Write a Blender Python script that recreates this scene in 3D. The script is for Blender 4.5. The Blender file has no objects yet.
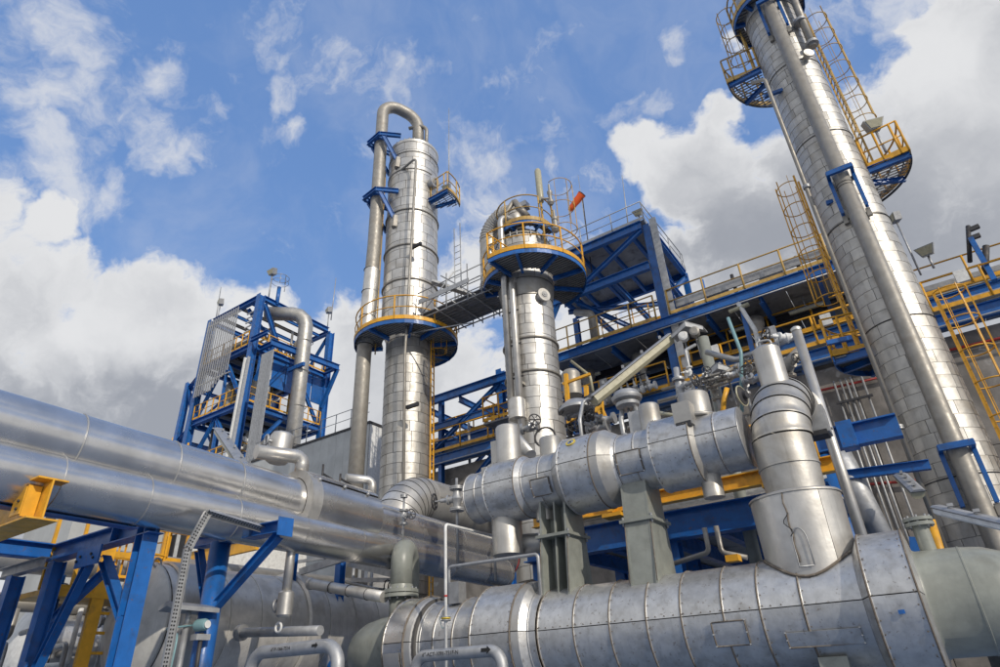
import bpy, math, random
from math import sin, cos, pi, radians, atan2, hypot, sqrt
from mathutils import Vector, Matrix
V = Vector
random.seed(7)
sc = bpy.context.scene

# ------------------------------------------------------------------ camera
AX = V((0.82290992, 0.31109071, 0.47543856))
AY = V((0.56619267, -0.37921392, -0.73186246))
AZ = V((-0.04738269, 0.87144671, -0.48819618))
RM = Matrix((AX, AY, AZ))                      # camera space -> world
FPX = 618.196
EYE = V((0, 0, 1.7))
cd = bpy.data.cameras.new('camera')
cam = bpy.data.objects.new('camera', cd)
sc.collection.objects.link(cam)
cd.sensor_fit = 'HORIZONTAL'; cd.sensor_width = 36; cd.lens = FPX / 1000 * 36
cd.clip_start = 0.05; cd.clip_end = 3000
cam.matrix_world = Matrix.Translation(EYE) @ RM.to_4x4()
sc.camera = cam

def ray(px, py):
    return RM @ V((px - 500, 333.5 - py, -FPX)).normalized()
def at(px, py, x=None, y=None, z=None):
    """point on a plane of the plant grid (x=, y= or z= constant, metres)"""
    r = ray(px, py)
    i, v = (0, x) if x is not None else (1, y) if y is not None else (2, z)
    return EYE + r * ((v - EYE[i]) / r[i])

# ------------------------------------------------------------------ world, sun, exposure
SUN_AZ, SUN_EL = radians(66), radians(28)      # azimuth from -Y towards +X
sdir = V((cos(SUN_EL) * sin(SUN_AZ), -cos(SUN_EL) * cos(SUN_AZ), sin(SUN_EL)))
W = bpy.data.worlds.new('World'); sc.world = W; W.use_nodes = True
nt = W.node_tree; nt.nodes.clear()
class NB:
    """tiny node-tree builder"""
    def __init__(s, t): s.t = t
    def n(s, typ, **k):
        o = s.t.nodes.new(typ)
        for a, b in k.items(): setattr(o, a, b)
        return o
    def set(s, sock, v):
        if isinstance(v, bpy.types.NodeSocket): s.t.links.new(v, sock)
        elif v is not None:
            if isinstance(v, (tuple, list)) and len(v) == 3 and sock.type == 'RGBA': v = (*v, 1)
            sock.default_value = v
    def math(s, op, a, b=0.0, c=0.0, clamp=False):
        o = s.n('ShaderNodeMath', operation=op); o.use_clamp = clamp
        for i, v in enumerate((a, b, c)): s.set(o.inputs[i], v)
        return o.outputs[0]
    def vmath(s, op, a, b=None, out=0):
        o = s.n('ShaderNodeVectorMath', operation=op)
        s.set(o.inputs[0], a); s.set(o.inputs[1], b)
        return o.outputs[out]
    def mix(s, f, a, b, bt='MIX'):
        o = s.n('ShaderNodeMix', data_type='RGBA', blend_type=bt)
        s.set(o.inputs[0], f); s.set(o.inputs[6], a); s.set(o.inputs[7], b)
        return o.outputs[2]
    def ramp(s, f, a, b, lo=0.0, hi=1.0, smooth=True):
        o = s.n('ShaderNodeMapRange', interpolation_type='SMOOTHSTEP' if smooth else 'LINEAR')
        for i, v in enumerate((f, a, b, lo, hi)): s.set(o.inputs[i], v)
        return o.outputs[0]
    def noise(s, vec, scale, detail=4, rough=.55, dist=0, col=False):
        o = s.n('ShaderNodeTexNoise')
        s.set(o.inputs['Vector'], vec); o.inputs['Scale'].default_value = scale
        o.inputs['Detail'].default_value = detail; o.inputs['Roughness'].default_value = rough
        o.inputs['Distortion'].default_value = dist
        return o.outputs['Color' if col else 'Fac']
w = NB(nt)
geo = w.n('ShaderNodeTexCoord')
D = geo.outputs['Generated']
sky = w.n('ShaderNodeTexSky', sky_type='NISHITA', sun_disc=False)
sky.sun_elevation = SUN_EL
sky.sun_rotation = atan2(sdir.x, sdir.y)       # measured clockwise from +Y
sky.altitude = 50; sky.air_density = 1.0; sky.dust_density = 1.0; sky.ozone_density = 2.5
SKY_S = 0.13
skyc = w.mix(.65, w.mix(1.0, sky.outputs[0], (1.5, 1.5, 1.35), 'MULTIPLY'), tuple(c / SKY_S for c in (.150, .300, .68)))
# clouds: a soft field of cumulus banks, each bank a patch of sky directions
def warped(scale, amt, det=4):
    v = w.vmath('SUBTRACT', w.noise(D, scale, det, .55, col=True), (.5, .5, .5))
    o = w.n('ShaderNodeVectorMath', operation='SCALE'); nt.links.new(v, o.inputs[0]); o.inputs['Scale'].default_value = amt
    return w.vmath('ADD', D, o.outputs[0])
DW = warped(3.6, .26, 6)
def patch_(px, py, rad, amp, soft, vec=None):
    return w.math('MULTIPLY', w.ramp(w.vmath('DISTANCE', DW if vec is None else vec, tuple(ray(px, py)), out=1), rad, rad * soft, 0, 1), amp)
def field(lst, soft, vec=None):
    acc = None
    for b in lst:
        o = patch_(*b, soft, vec); acc = o if acc is None else w.math('MAXIMUM', acc, o)
    return acc
heavy = field([(-60, 350, .24, 1), (60, 325, .14, 1), (160, 335, .14, 1), (250, 345, .13, 1), (330, 370, .13, 1), (60, 430, .22, 1), (220, 430, .2, 1), (350, 450, .2, .9), (20, 245, .07, .9),
               (700, 180, .12, 1), (705, 115, .07, .8), (745, 70, .07, .8), (790, 75, .09, .9), (640, 150, .07, .75), (760, 260, .18, 1), (690, 290, .14, .9), (800, 150, .13, 1), (890, 130, .17, 1), (960, 70, .15, 1), (900, 250, .22, 1), (1010, 200, .22, 1), (620, 260, .12, .85),
               (560, 250, .13, .58), (490, 265, .15, .55), (450, 340, .14, .75), (590, 195, .09, .62), (540, 330, .12, .75), (520, 190, .11, .38), (860, 55, .06, .7)], .35)
light = field([(500, 170, .16, .75), (560, 150, .12, .6), (683, 66, .07, .72), (640, 110, .09, .55), (410, 82, .10, .78), (375, 62, .08, .6), (325, 122, .06, .66), (295, 82, .08, .55), (268, 12, .10, .75), (225, 60, .08, .5),
               (130, 75, .09, .8), (110, 95, .08, .6), (45, 20, .14, .85), (100, 30, .10, .65), (20, 100, .14, .78), (70, 125, .13, .78), (130, 150, .12, .76), (175, 165, .10, .6), (5, 140, .09, .9), (30, 200, .14, .8), (90, 185, .14, .6),
               (440, 195, .18, .5), (820, 20, .12, .7), (930, 20, .16, .8), (180, 100, .25, .42), (380, 170, .2, .36), (520, 60, .25, .38), (300, 200, .2, .34), (330, 40, .2, .42)], .02)
back = w.ramp(w.vmath('DOT_PRODUCT', D, tuple(ray(500, 333)), out=1), .62, .40, 0, 1)
gen = w.ramp(w.noise(D, 1.7, 3, .5), .34, .52)
heavy = w.math('MAXIMUM', heavy, w.math('MULTIPLY', gen, back))
sep = w.n('ShaderNodeSeparateXYZ'); nt.links.new(D, sep.inputs[0])
heavy = w.math('MAXIMUM', heavy, w.ramp(sep.outputs[2], .56, .44, 0, .95))
n1 = w.noise(DW, 5.5, 9, .60)
n2 = w.noise(DW, 15, 7, .60)
edge = w.math('ADD', w.math('MULTIPLY', w.math('SUBTRACT', n1, .5), 2.3), w.math('MULTIPLY', w.math('SUBTRACT', n2, .5), .9))
hd = w.ramp(w.math('ADD', heavy, edge), .26, .70, 0, 1)
ld = w.math('MULTIPLY', w.ramp(w.math('ADD', w.math('MULTIPLY', light, .92), w.math('ADD', w.math('MULTIPLY', w.math('SUBTRACT', n2, .5), 1.5), w.math('MULTIPLY', w.math('SUBTRACT', n1, .5), .8))), .26, .90, 0, 1), .75)
veil = w.math('MULTIPLY', w.ramp(w.noise(warped(2.2, .5, 5), 3.4, 6, .6), .42, .72, 0, 1), .20)
dens = w.math('MAXIMUM', w.math('MAXIMUM', hd, ld), veil)
thick = w.ramp(w.math('ADD', heavy, w.math('MULTIPLY', edge, .8)), .45, 1.0, 0, 1)
tone = w.math('ADD', w.math('MULTIPLY', w.math('SUBTRACT', w.noise(DW, 3.6, 6, .55), .5), 1.5), w.math('MULTIPLY', w.math('SUBTRACT', n1, .5), .9))
for px, py, rad, amp in ((60, 435, .20, .55), (190, 425, .15, .50), (300, 330, .12, .0), (60, 290, .12, .0), (790, 240, .20, .38), (900, 190, .18, .26), (990, 280, .18, .38), (690, 250, .12, .20), (860, 150, .4, .12),
                         (120, 350, .08, -.45), (60, 375, .08, -.5), (180, 365, .07, -.45), (60, 205, .14, -.35), (240, 250, .20, -.35), (650, 145, .08, -.5), (750, 100, .09, -.4), (920, 60, .14, -.42), (560, 220, .14, -.3), (470, 270, .12, -.25)):
    tone = w.math('ADD', tone, w.math('MULTIPLY', w.ramp(w.vmath('DISTANCE', DW, tuple(ray(px, py)), out=1), rad, rad * .2, 0, 1), amp))
shade = w.math('MULTIPLY', thick, w.ramp(tone, -.45, .80, 0, 1), clamp=True)
ccol = w.mix(shade, (.80, .80, .80), (.35, .365, .40))
ccol = w.mix(1.0, ccol, (1 / SKY_S,) * 3, 'MULTIPLY')
col = w.mix(w.math('MULTIPLY', dens, .95), skyc, ccol)
bg = w.n('ShaderNodeBackground'); nt.links.new(col, bg.inputs[0]); bg.inputs[1].default_value = SKY_S
out = w.n('ShaderNodeOutputWorld'); nt.links.new(bg.outputs[0], out.inputs[0])

sl = bpy.data.lights.new('sun', 'SUN'); sl.energy = 2.8; sl.angle = radians(0.6); sl.color = (1, .92, .80)
so = bpy.data.objects.new('sun', sl); sc.collection.objects.link(so)
so.rotation_euler = (-sdir).to_track_quat('-Z', 'Y').to_euler()
sc.view_settings.view_transform = 'Standard'; sc.view_settings.look = 'None'
sc.view_settings.exposure = 0.0; sc.view_settings.gamma = 1
try:
    sc.cycles.max_bounces = 7; sc.cycles.glossy_bounces = 4; sc.cycles.diffuse_bounces = 3
    sc.cycles.use_denoising = True; sc.cycles.sample_clamp_indirect = 6
except Exception: pass

# ------------------------------------------------------------------ materials
MATS = {}
ORD = ['leftmost','second from the left','third from the left','fourth from the left','fifth from the left','sixth from the left','seventh from the left','rightmost']
def mat(name, base, metal=0.0, rough=.5, var=.0, dirt=None, dscale=2.0, damt=.5, bump=.0, bscale=20, streak=0.0, bdist=.02, ddet=6, spec=.5, rvar=.12, dlo=.50, dhi=.70, fleck=None):
    m = bpy.data.materials.new(name); m.use_nodes = True
    t = NB(m.node_tree); bs = m.node_tree.nodes['Principled BSDF']
    g = t.n('ShaderNodeNewGeometry'); P = g.outputs['Position']
    oi = t.n('ShaderNodeObjectInfo')
    if var:                                      # every sheet, beam and pipe wears its own patch of the grain
        P = t.vmath('ADD', P, t.vmath('MULTIPLY', oi.outputs['Random'], (37.0, 61.0, 23.0)))
    c = t.n('ShaderNodeRGB').outputs[0]; c.default_value = (*base, 1)
    n1 = t.noise(P, dscale * 1.7, 5, .6)
    c = t.mix(1.0, c, t.ramp(n1, .25, .75, .86, 1.12), 'MULTIPLY')
    if var:
        c = t.mix(1.0, c, t.ramp(oi.outputs['Random'], 0, 1, 1 - var, 1 + var, False), 'MULTIPLY')
    if streak:
        mp = t.n('ShaderNodeMapping'); m.node_tree.links.new(P, mp.inputs[0]); mp.inputs['Scale'].default_value = (9, 9, .55)
        s1 = t.noise(mp.outputs[0], 1.6, 4, .65)
        c = t.mix(t.ramp(s1, .52, .78, 0, streak), c, tuple(b * .45 for b in base), 'MIX')
    if dirt:
        n2 = t.noise(P, dscale, ddet, .60, .4)
        c = t.mix(t.ramp(n2, dlo, dhi, 0, damt), c, dirt)
    if fleck:
        n3 = t.noise(P, fleck[1], 3, .7)
        c = t.mix(t.ramp(n3, .62, .68, 0, fleck[2]), c, fleck[0])
    m.node_tree.links.new(c, bs.inputs['Base Color'])
    bs.inputs['Metallic'].default_value = metal
    rr = t.ramp(t.noise(P, dscale * 2.3, 4, .6), .3, .7, rough - rvar * .5, rough + rvar)
    m.node_tree.links.new(rr, bs.inputs['Roughness'])
    bs.inputs['Specular IOR Level'].default_value = spec
    if bump:
        b = t.n('ShaderNodeBump'); b.inputs['Strength'].default_value = bump; b.inputs['Distance'].default_value = bdist
        m.node_tree.links.new(t.noise(P, bscale, 5, .6), b.inputs['Height'])
        m.node_tree.links.new(b.outputs[0], bs.inputs['Normal'])
    MATS[name] = m
    return m
mat('aluminium_cladding', (.47, .455, .425), .70, .46, .13, (.30, .26, .20), 1.6, .45, .5, 3.2, .45, bdist=.015, rvar=.10)
mat('bright_cladding', (.55, .535, .505), .74, .42, .10, (.34, .30, .25), 1.4, .40, .5, 2.6, .40, bdist=.012, rvar=.08)
mat('weathered_cladding', (.54, .54, .535), .72, .38, .11, (.26, .24, .21), 4.2, .45, .22, 3.5, .35, bdist=.02, rvar=.08, fleck=((.15, .10, .06), 16, .45))
mat('pipe_cladding', (.60, .59, .575), .88, .25, .05, (.40, .385, .36), 1.1, .22, 0, 2.0, .0, ddet=2, rvar=.03)
mat('raw_steel', (.33, .31, .275), .45, .50, .05, (.25, .21, .17), 2.5, .4, .12, 12, .2)
mat('dark_seam', (.10, .095, .09), .3, .7)
mat('seam_grey', (.22, .205, .185), .4, .6)
mat('seam_sealant', (.17, .14, .11), .2, .75, .1, (.35, .32, .28), 14, .6)
mat('galvanised', (.40, .405, .41), .6, .48, .08, (.2, .2, .2), 4, .4, .1, 20)
mat('blue_paint', (.012, .115, .385), 0, .36, .10, (.03, .05, .10), 2.6, .60, .12, 14, .25, fleck=((.12, .075, .05), 11, .55))
mat('yellow_paint', (.72, .36, .022), 0, .42, .07, (.28, .16, .05), 3.5, .45, .08, 14, .12)
mat('faded_yellow_paint', (.52, .33, .09), 0, .5, .15, (.25, .15, .07), 4, .6, .1, 14)
mat('grey_green_paint', (.25, .262, .232), 0, .34, .05, (.14, .14, .12), 3, .4, .10, 10, .18)
mat('dark_steel', (.055, .055, .06), .4, .55, .1, (.12, .09, .06), 4, .5)
mat('deck_underside', (.38, .37, .355), .1, .6, .12, (.06, .05, .045), 1.6, .6)
mat('grating', (.22, .225, .23), .6, .55, .1, (.12, .11, .1), 3, .5)
mat('concrete', (.26, .24, .22), 0, .85, .03, (.12, .11, .10), .9, .75, .35, 6, .25, fleck=((.42, .41, .39), 1.3, .75), dlo=.42, dhi=.66)
mat('ground_blue_bounce', (.12, .18, .29), 0, .6, .0, (.06, .09, .14), .5, .4, .2, 5)  # unseen ground, coloured blue so the metal undersides reflect blue
mat('grey_sheet', (.46, .47, .46), .1, .45, .02, (.35, .35, .34), .6, .4)
mat('orange_fabric', (.85, .12, .02), 0, .7, .05)
mat('cream_plastic', (.40, .375, .26), 0, .30, .03, (.40, .36, .22), 5, .3)
mat('white_paint', (.72, .72, .70), 0, .45, .05, (.45, .43, .4), 5, .4)
mat('black_rubber', (.02, .02, .022), 0, .5)
mat('black_print', (.012, .012, .012), 0, .6)
mat('red_paint', (.40, .035, .03), 0, .5, .1, (.16, .04, .03), 4, .5)
mat('pale_cladding', (.68, .65, .60), .45, .40, .06, (.34, .31, .27), 2.5, .4, .25, 3, .35, bdist=.02)
mat('grey_head', (.56, .55, .51), .15, .5, .03, (.30, .29, .26), 2, .4, streak=.2)
mat('brass_yellow', (.70, .52, .05), .2, .4)
mat('cable_hose', (.20, .34, .36), 0, .4)
M = MATS

# ------------------------------------------------------------------ mesh kit
class MB:
    def __init__(s): s.v = []; s.f = []; s.s = []
    def add(s, vs, fs, smooth=False):
        n = len(s.v); s.v += [tuple(p) for p in vs]
        s.f += [tuple(i + n for i in f) for f in fs]
        s.s += [smooth] * len(fs) if not isinstance(smooth, list) else smooth
        return s
    def box(s, a, b):
        (x0, y0, z0), (x1, y1, z1) = a, b
        return s.add([(x0, y0, z0), (x1, y0, z0), (x1, y1, z0), (x0, y1, z0), (x0, y0, z1), (x1, y0, z1), (x1, y1, z1), (x0, y1, z1)],
                     [(0, 3, 2, 1), (4, 5, 6, 7), (0, 1, 5, 4), (1, 2, 6, 5), (2, 3, 7, 6), (3, 0, 4, 7)])
    def prism(s, p0, p1, prof, up=None):
        """profile (list of (side, up)) swept from p0 to p1"""
        p0, p1 = V(p0), V(p1); d = (p1 - p0).normalized()
        u = V(up) if up is not None else V((0, 0, 1))
        if abs(d.dot(u)) > .97: u = V((0, 1, 0)) if up is None else V((1, 0, 0))
        sd = d.cross(u).normalized(); u = sd.cross(d)
        n = len(prof)
        vs = [p + sd * a + u * b for p in (p0, p1) for a, b in prof]
        fs = [(i, (i + 1) % n, n + (i + 1) % n, n + i) for i in range(n)]
        fs += [tuple(range(n))[::-1], tuple(range(n, 2 * n))]
        return s.add(vs, fs)
    def bar(s, p0, p1, w_, h_=None, up=None):
        h_ = w_ if h_ is None else h_
        return s.prism(p0, p1, [(-w_ / 2, -h_ / 2), (w_ / 2, -h_ / 2), (w_ / 2, h_ / 2), (-w_ / 2, h_ / 2)], up)
    def hbeam(s, p0, p1, h, b, up=None, t=None):
        t = t or max(.012, h * .07); a = t / 2; H = h / 2; B = b / 2
        return s.prism(p0, p1, [(-B, -H), (B, -H), (B, -H + t), (a, -H + t), (a, H - t), (B, H - t), (B, H), (-B, H), (-B, H - t), (-a, H - t), (-a, -H + t), (-B, -H + t)], up)
    def tube(s, path, r, n=10, caps=True):
        P = [V(p) for p in path]; m = len(P)
        R = list(r) if isinstance(r, (list, tuple)) else [r] * m
        T = []
        for i in range(m):
            a = (P[i] - P[i - 1]).normalized() if i else (P[1] - P[0]).normalized()
            b = (P[i + 1] - P[i]).normalized() if i < m - 1 else a
            T.append(((a + b).normalized() if (a + b).length > 1e-6 else a, a, b))
        u = V((0, 0, 1)) if abs(T[0][0].z) < .9 else V((1, 0, 0))
        u = (u - T[0][0] * u.dot(T[0][0])).normalized()
        vs = []
        for i in range(m):
            t, a, b = T[i]
            if i:
                u = (u - t * u.dot(t)).normalized()
            k = 1 / max(.5, t.dot(a))
            w_ = t.cross(u)
            bd = (b - a); bd = bd.normalized() if bd.length > 1e-5 else None
            for j in range(n):
                q = u * cos(2 * pi * j / n) + w_ * sin(2 * pi * j / n)
                if bd is not None and k > 1.001: q = q + bd * (q.dot(bd)) * (k - 1)
                vs.append(P[i] + q * R[i])
        fs = [(i * n + j, i * n + (j + 1) % n, (i + 1) * n + (j + 1) % n, (i + 1) * n + j) for i in range(m - 1) for j in range(n)]
        sm = [True] * len(fs)
        if caps: fs += [tuple(range(n))[::-1], tuple(range((m - 1) * n, m * n))]; sm += [False, False]
        return s.add(vs, fs, sm)
    def lathe(s, p0, axis, prof, n=24, a0=0.0, a1=2 * pi, ref=None, caps=True):
        """prof: (t along axis, radius) pairs"""
        p0 = V(p0); ax = V(axis).normalized()
        u = V(ref) if ref is not None else (V((0, 0, 1)) if abs(ax.z) < .9 else V((1, 0, 0)))
        u = (u - ax * u.dot(ax)).normalized(); q = ax.cross(u)
        full = abs(a1 - a0 - 2 * pi) < 1e-6; k = n if full else n + 1
        runs = [[prof[0]]]
        for i in range(1, len(prof)):
            if i > 1:
                d1 = (prof[i - 1][0] - prof[i - 2][0], prof[i - 1][1] - prof[i - 2][1]); d2 = (prof[i][0] - prof[i - 1][0], prof[i][1] - prof[i - 1][1])
                if abs((atan2(d2[1], d2[0]) - atan2(d1[1], d1[0]) + pi) % (2 * pi) - pi) > .6: runs.append([prof[i - 1]])
            runs[-1].append(prof[i])
        if len(runs) > 1:
            for h, rn in enumerate(runs):
                s.lathe(p0, axis, rn, n, a0, a1, ref, caps=False)
            if caps and full:
                for t, r in (prof[0], prof[-1]):
                    if r > 1e-4: s.add([p0 + ax * t + (u * cos(2 * pi * j / n) + q * sin(2 * pi * j / n)) * r for j in range(n)], [tuple(range(n))])
            return s
        vs = [p0 + ax * t + (u * cos(a0 + (a1 - a0) * j / n) + q * sin(a0 + (a1 - a0) * j / n)) * r for t, r in prof for j in range(k)]
        fs = []; sm = []
        for i in range(len(prof) - 1):
            for j in range(n):
                j2 = (j + 1) % k
                fs.append((i * k + j, i * k + j2, (i + 1) * k + j2, (i + 1) * k + j)); sm.append(True)
        if caps and full:
            fs += [tuple(range(k))[::-1], tuple(range((len(prof) - 1) * k, len(prof) * k))]; sm += [False, False]
        return s.add(vs, fs, sm)
    def ring(s, c, R, r, axis=(0, 0, 1), n=20, m=6, a0=0.0, a1=2 * pi, ref=None):
        ax = V(axis).normalized(); u = V(ref) if ref is not None else (V((0, 0, 1)) if abs(ax.z) < .9 else V((1, 0, 0)))
        u = (u - ax * u.dot(ax)).normalized(); q = ax.cross(u); c = V(c)
        full = abs(a1 - a0 - 2 * pi) < 1e-6; k = n if full else n + 1
        vs = []
        for j in range(k):
            a = a0 + (a1 - a0) * j / n; e = u * cos(a) + q * sin(a)
            for i in range(m):
                b = 2 * pi * i / m; vs.append(c + e * (R + r * cos(b)) + ax * (r * sin(b)))
        fs = [(j * m + i, ((j + 1) % k) * m + i, ((j + 1) % k) * m + (i + 1) % m, j * m + (i + 1) % m) for j in range(n) for i in range(m)]
        return s.add(vs, fs, True)
    def sheet(s, p0, axis, ref, a0, a1, prof, th=.006, n=6):
        """curved sheet of thickness th; prof (t, r) outer; closed edges"""
        p0 = V(p0); ax = V(axis).normalized(); u = V(ref); u = (u - ax * u.dot(ax)).normalized(); q = ax.cross(u)
        k = n + 1; m = len(prof)
        def P(t, r, a): return p0 + ax * t + (u * cos(a) + q * sin(a)) * r
        A = [a0 + (a1 - a0) * j / n for j in range(k)]
        for i in range(m - 1):                  # every step of the profile keeps a crisp edge
            s.add([P(t, r, a) for t, r in prof[i:i + 2] for a in A], [(j, j + 1, k + j + 1, k + j) for j in range(n)], True)
        for i in (0, m - 1):                    # turned-in edges
            t, r = prof[i]
            s.add([P(t, r, a) for a in A] + [P(t, r - th, a) for a in A], [(j, j + 1, k + j + 1, k + j) for j in range(n)], False)
        for a in (a0, a1):
            s.add([P(t, r, a) for t, r in prof] + [P(t, r - th, a) for t, r in prof], [(i, i + 1, m + i + 1, m + i) for i in range(m - 1)], False)
        return s
    def build(s, name, m, parent=None, kind=None, label=None):
        me = bpy.data.meshes.new(name); me.from_pydata(s.v, [], s.f)
        me.polygons.foreach_set('use_smooth', s.s); me.update()
        me.materials.append(MATS[m] if isinstance(m, str) else m)
        return inst(name, me, parent, kind, label)
def inst(name, me, parent=None, kind=None, label=None):
    o = bpy.data.objects.new(name, me); sc.collection.objects.link(o)
    if parent is not None: o.parent = parent; o.matrix_parent_inverse = Matrix.Translation(parent.location).inverted() if parent.parent is None else Matrix.Translation(gl(parent)).inverted()
    if kind: o['kind'] = kind
    if label: o['label'] = label
    return o
LOC = {}
def gl(o): return LOC.get(o.name, V((0, 0, 0)))
def thing(name, label, cat, loc=(0, 0, 0), group=None):
    o = bpy.data.objects.new(name, None); sc.collection.objects.link(o)
    o.location = loc; o.empty_display_size = .3
    o['label'] = label; o['category'] = cat
    if group: o['group'] = group
    return o
def tag(o, label, cat, group=None):
    o['label'] = label; o['category'] = cat
    if group: o['group'] = group
    return o
def copy_tree(o, off, label=None, rot=0, parent=None):
    c = o.copy(); sc.collection.objects.link(c)
    if parent is not None: c.parent = parent
    else:
        c.location = V(off); c.rotation_euler = (0, 0, rot)
        if label: c['label'] = label
    for ch in [k for k in bpy.data.objects if k.parent == o]: copy_tree(ch, off, None, 0, c)
    return c
def fillet(pts, r, n=5):
    """round the corners of a polyline"""
    P = [V(p) for p in pts]; out = [P[0]]
    for i in range(1, len(P) - 1):
        a = (P[i - 1] - P[i]); b = (P[i + 1] - P[i]); la, lb = a.length, b.length
        a.normalize(); b.normalize(); ang = a.angle(b)
        if ang > 3.1: out.append(P[i]); continue
        rr = min(r, la * .49 * math.tan(ang / 2), lb * .49 * math.tan(ang / 2))
        d = rr / math.tan(ang / 2); c = P[i] + (a + b).normalized() * (rr / sin(ang / 2))
        s, e = P[i] + a * d - c, P[i] + b * d - c
        th = s.angle(e, 0.0)
        for k in range(n + 1):
            f = k / n
            out.append(c + (s * sin((1 - f) * th) + e * sin(f * th)) / sin(th) if th > 1e-4 else c + s.lerp(e, f))
    out.append(P[-1]); return out
def pipe(label, pts, r, m='galvanised', bend=None, n=10, name='pipe', cat='pipe', group=None, flanges=(), straps=None):
    """a pipe run as one thing: pipe body, flanges and straps as parts"""
    path = fillet(pts, bend if bend is not None else r * 3) if len(pts) > 2 else pts
    if flanges or straps:
        t = thing(name, label, cat, tuple(V(pts[0])), group)
        MB().tube(path, r, n).build('pipe_body', m, t)
        for p, d in flanges:
            d = V(d).normalized()
            MB().lathe(V(p) - d * .05, d, [(0, r * 1.75), (.045, r * 1.75), (.045, r * 1.2), (.055, r * 1.2), (.055, r * 1.75), (.10, r * 1.75)], 14).build('flange', 'galvanised', t)
        if straps:
            for f in straps:
                p = V(pts[0]).lerp(V(pts[1]), f); d = (V(pts[1]) - V(pts[0])).normalized()
                MB().lathe(p - d * .02, d, [(0, r * 1.0), (.004, r + .012), (.036, r + .012), (.04, r * 1.0)], 14).build('strap', 'dark_steel', t)
        return t
    o = MB().tube(path, r, n).build(name, m)
    return tag(o, label, cat, group)

def handrail(parent, pts, h=1.1, m='yellow_paint', sp=1.5, toe=True, level2=False, r=.024, mid=True, closed=False):
    """handrail > post; or rail, posts and toe board as sub-parts of a platform"""
    P = [V(p) for p in pts]; up = V((0, 0, 1))
    mb = MB()
    mb.tube([p + up * h for p in P], r, 6)
    if mid: mb.tube([p + up * h * .52 for p in P], r * .8, 5)
    hr = mb.build('handrail', m, parent)
    pp = parent if level2 else hr
    # posts
    acc_, nxt = 0.0, 0.0; me = None; spots = []
    for i in range(len(P) - 1):
        L = (P[i + 1] - P[i]).length
        while nxt <= acc_ + L + 1e-6:
            spots.append(P[i].lerp(P[i + 1], (nxt - acc_) / max(L, 1e-6))); nxt += sp
        acc_ += L
    if (spots[-1] - P[-1]).length > .3: spots.append(P[-1])
    for q in spots:
        o = MB().tube([q, q + up * h], r * 1.15, 6).build('post', m, pp)
    if toe:
        tb = MB()
        for i in range(len(P) - 1): tb.bar(P[i] + up * (.09 if level2 else .07), P[i + 1] + up * (.09 if level2 else .07), .05 if level2 else .014, .18 if level2 else .14)
        tb.build('toe_board', m, pp)
    return hr
def arc(c, r, a0, a1, n=16, z=None):
    c = V(c)
    return [c + V((r * cos(a0 + (a1 - a0) * i / n), r * sin(a0 + (a1 - a0) * i / n), 0)) for i in range(n + 1)]
def round_platform(parent, c, ri, ro, a0, a1, brackets, h=1.15, ym='yellow_paint', toe=True, sp=1.3, rail=True, open_=False, front=False):
    """platform > ribbed deck underside, edge channel, bracket, handrail, post, toe board"""
    c = V(c); n = 26
    mb = MB(); A = [a0 + (a1 - a0) * i / n for i in range(n + 1)]
    for z0, flip in ((0, 0), (-.02, 1)):
        vs = [c + V((r * cos(a), r * sin(a), z0)) for r in (ri, ro) for a in A]
        mb.add(vs, [(i, i + 1, n + 2 + i, n + 1 + i) for i in range(n)])
    if open_:
        mb = MB()
        for k in range(3):
            rr = ri + (ro - ri) * (k + .7) / 3.2
            for i in range(n): mb.bar(c + V((rr * cos(A[i]), rr * sin(A[i]), 0)), c + V((rr * cos(A[i + 1]), rr * sin(A[i + 1]), 0)), .03, .03)
    pf = mb.build('platform', 'grating' if open_ else 'deck_underside', parent)
    ech = MB()
    for i in range(n):
        p, q = [c + V((ro * cos(a), ro * sin(a), -.07)) for a in (A[i], A[i + 1])]
        ech.bar(p - V((0, 0, .03)), q - V((0, 0, .03)), .03, .07 if open_ else .17)
    ech.build('edge_channel', 'dark_steel' if open_ else 'blue_paint', pf)
    if front:                                    # railing along the straight near edge
        e = V((cos(front[0]), sin(front[0]), 0)); handrail(pf, [c + e * ri, c + e * ro], h, ym, .45, True, level2=True, r=.03)
    ribs = MB(); step = .13
    y = -ro + .05
    while y < ro:
        # grating bearer bars, cut to the ring
        seg = []; x = -ro; prev = None; k = 60
        for i in range(k + 1):
            xx = -ro + 2 * ro * i / k; rr = hypot(xx, y); aa = atan2(y, xx)
            while aa < a0 - 1e-6: aa += 2 * pi
            ins = ri < rr < ro - .03 and aa <= a1
            if ins and prev is None: prev = xx
            if not ins and prev is not None:
                if xx - prev > .15: ribs.bar(c + V((prev, y, -.045)), c + V((xx - 2 * ro / k, y, -.045)), .02, .045)
                prev = None
        y += step
    ribs.build('grating_bars', 'grating', pf, kind='stuff')
    for b in brackets:
        e = V((cos(b), sin(b), 0))
        MB().hbeam(c + e * (ri - .02) + V((0, 0, -.15)), c + e * (ro - .02) + V((0, 0, -.15)), .16, .10).build('bracket', 'blue_paint', pf)
    if rail: handrail(pf, [c + V((ro * cos(a), ro * sin(a), 0)) + V((cos(a), sin(a), 0)) * .01 for a in A], h, ym, sp, toe, level2=True, r=.03)
    return pf
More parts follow.
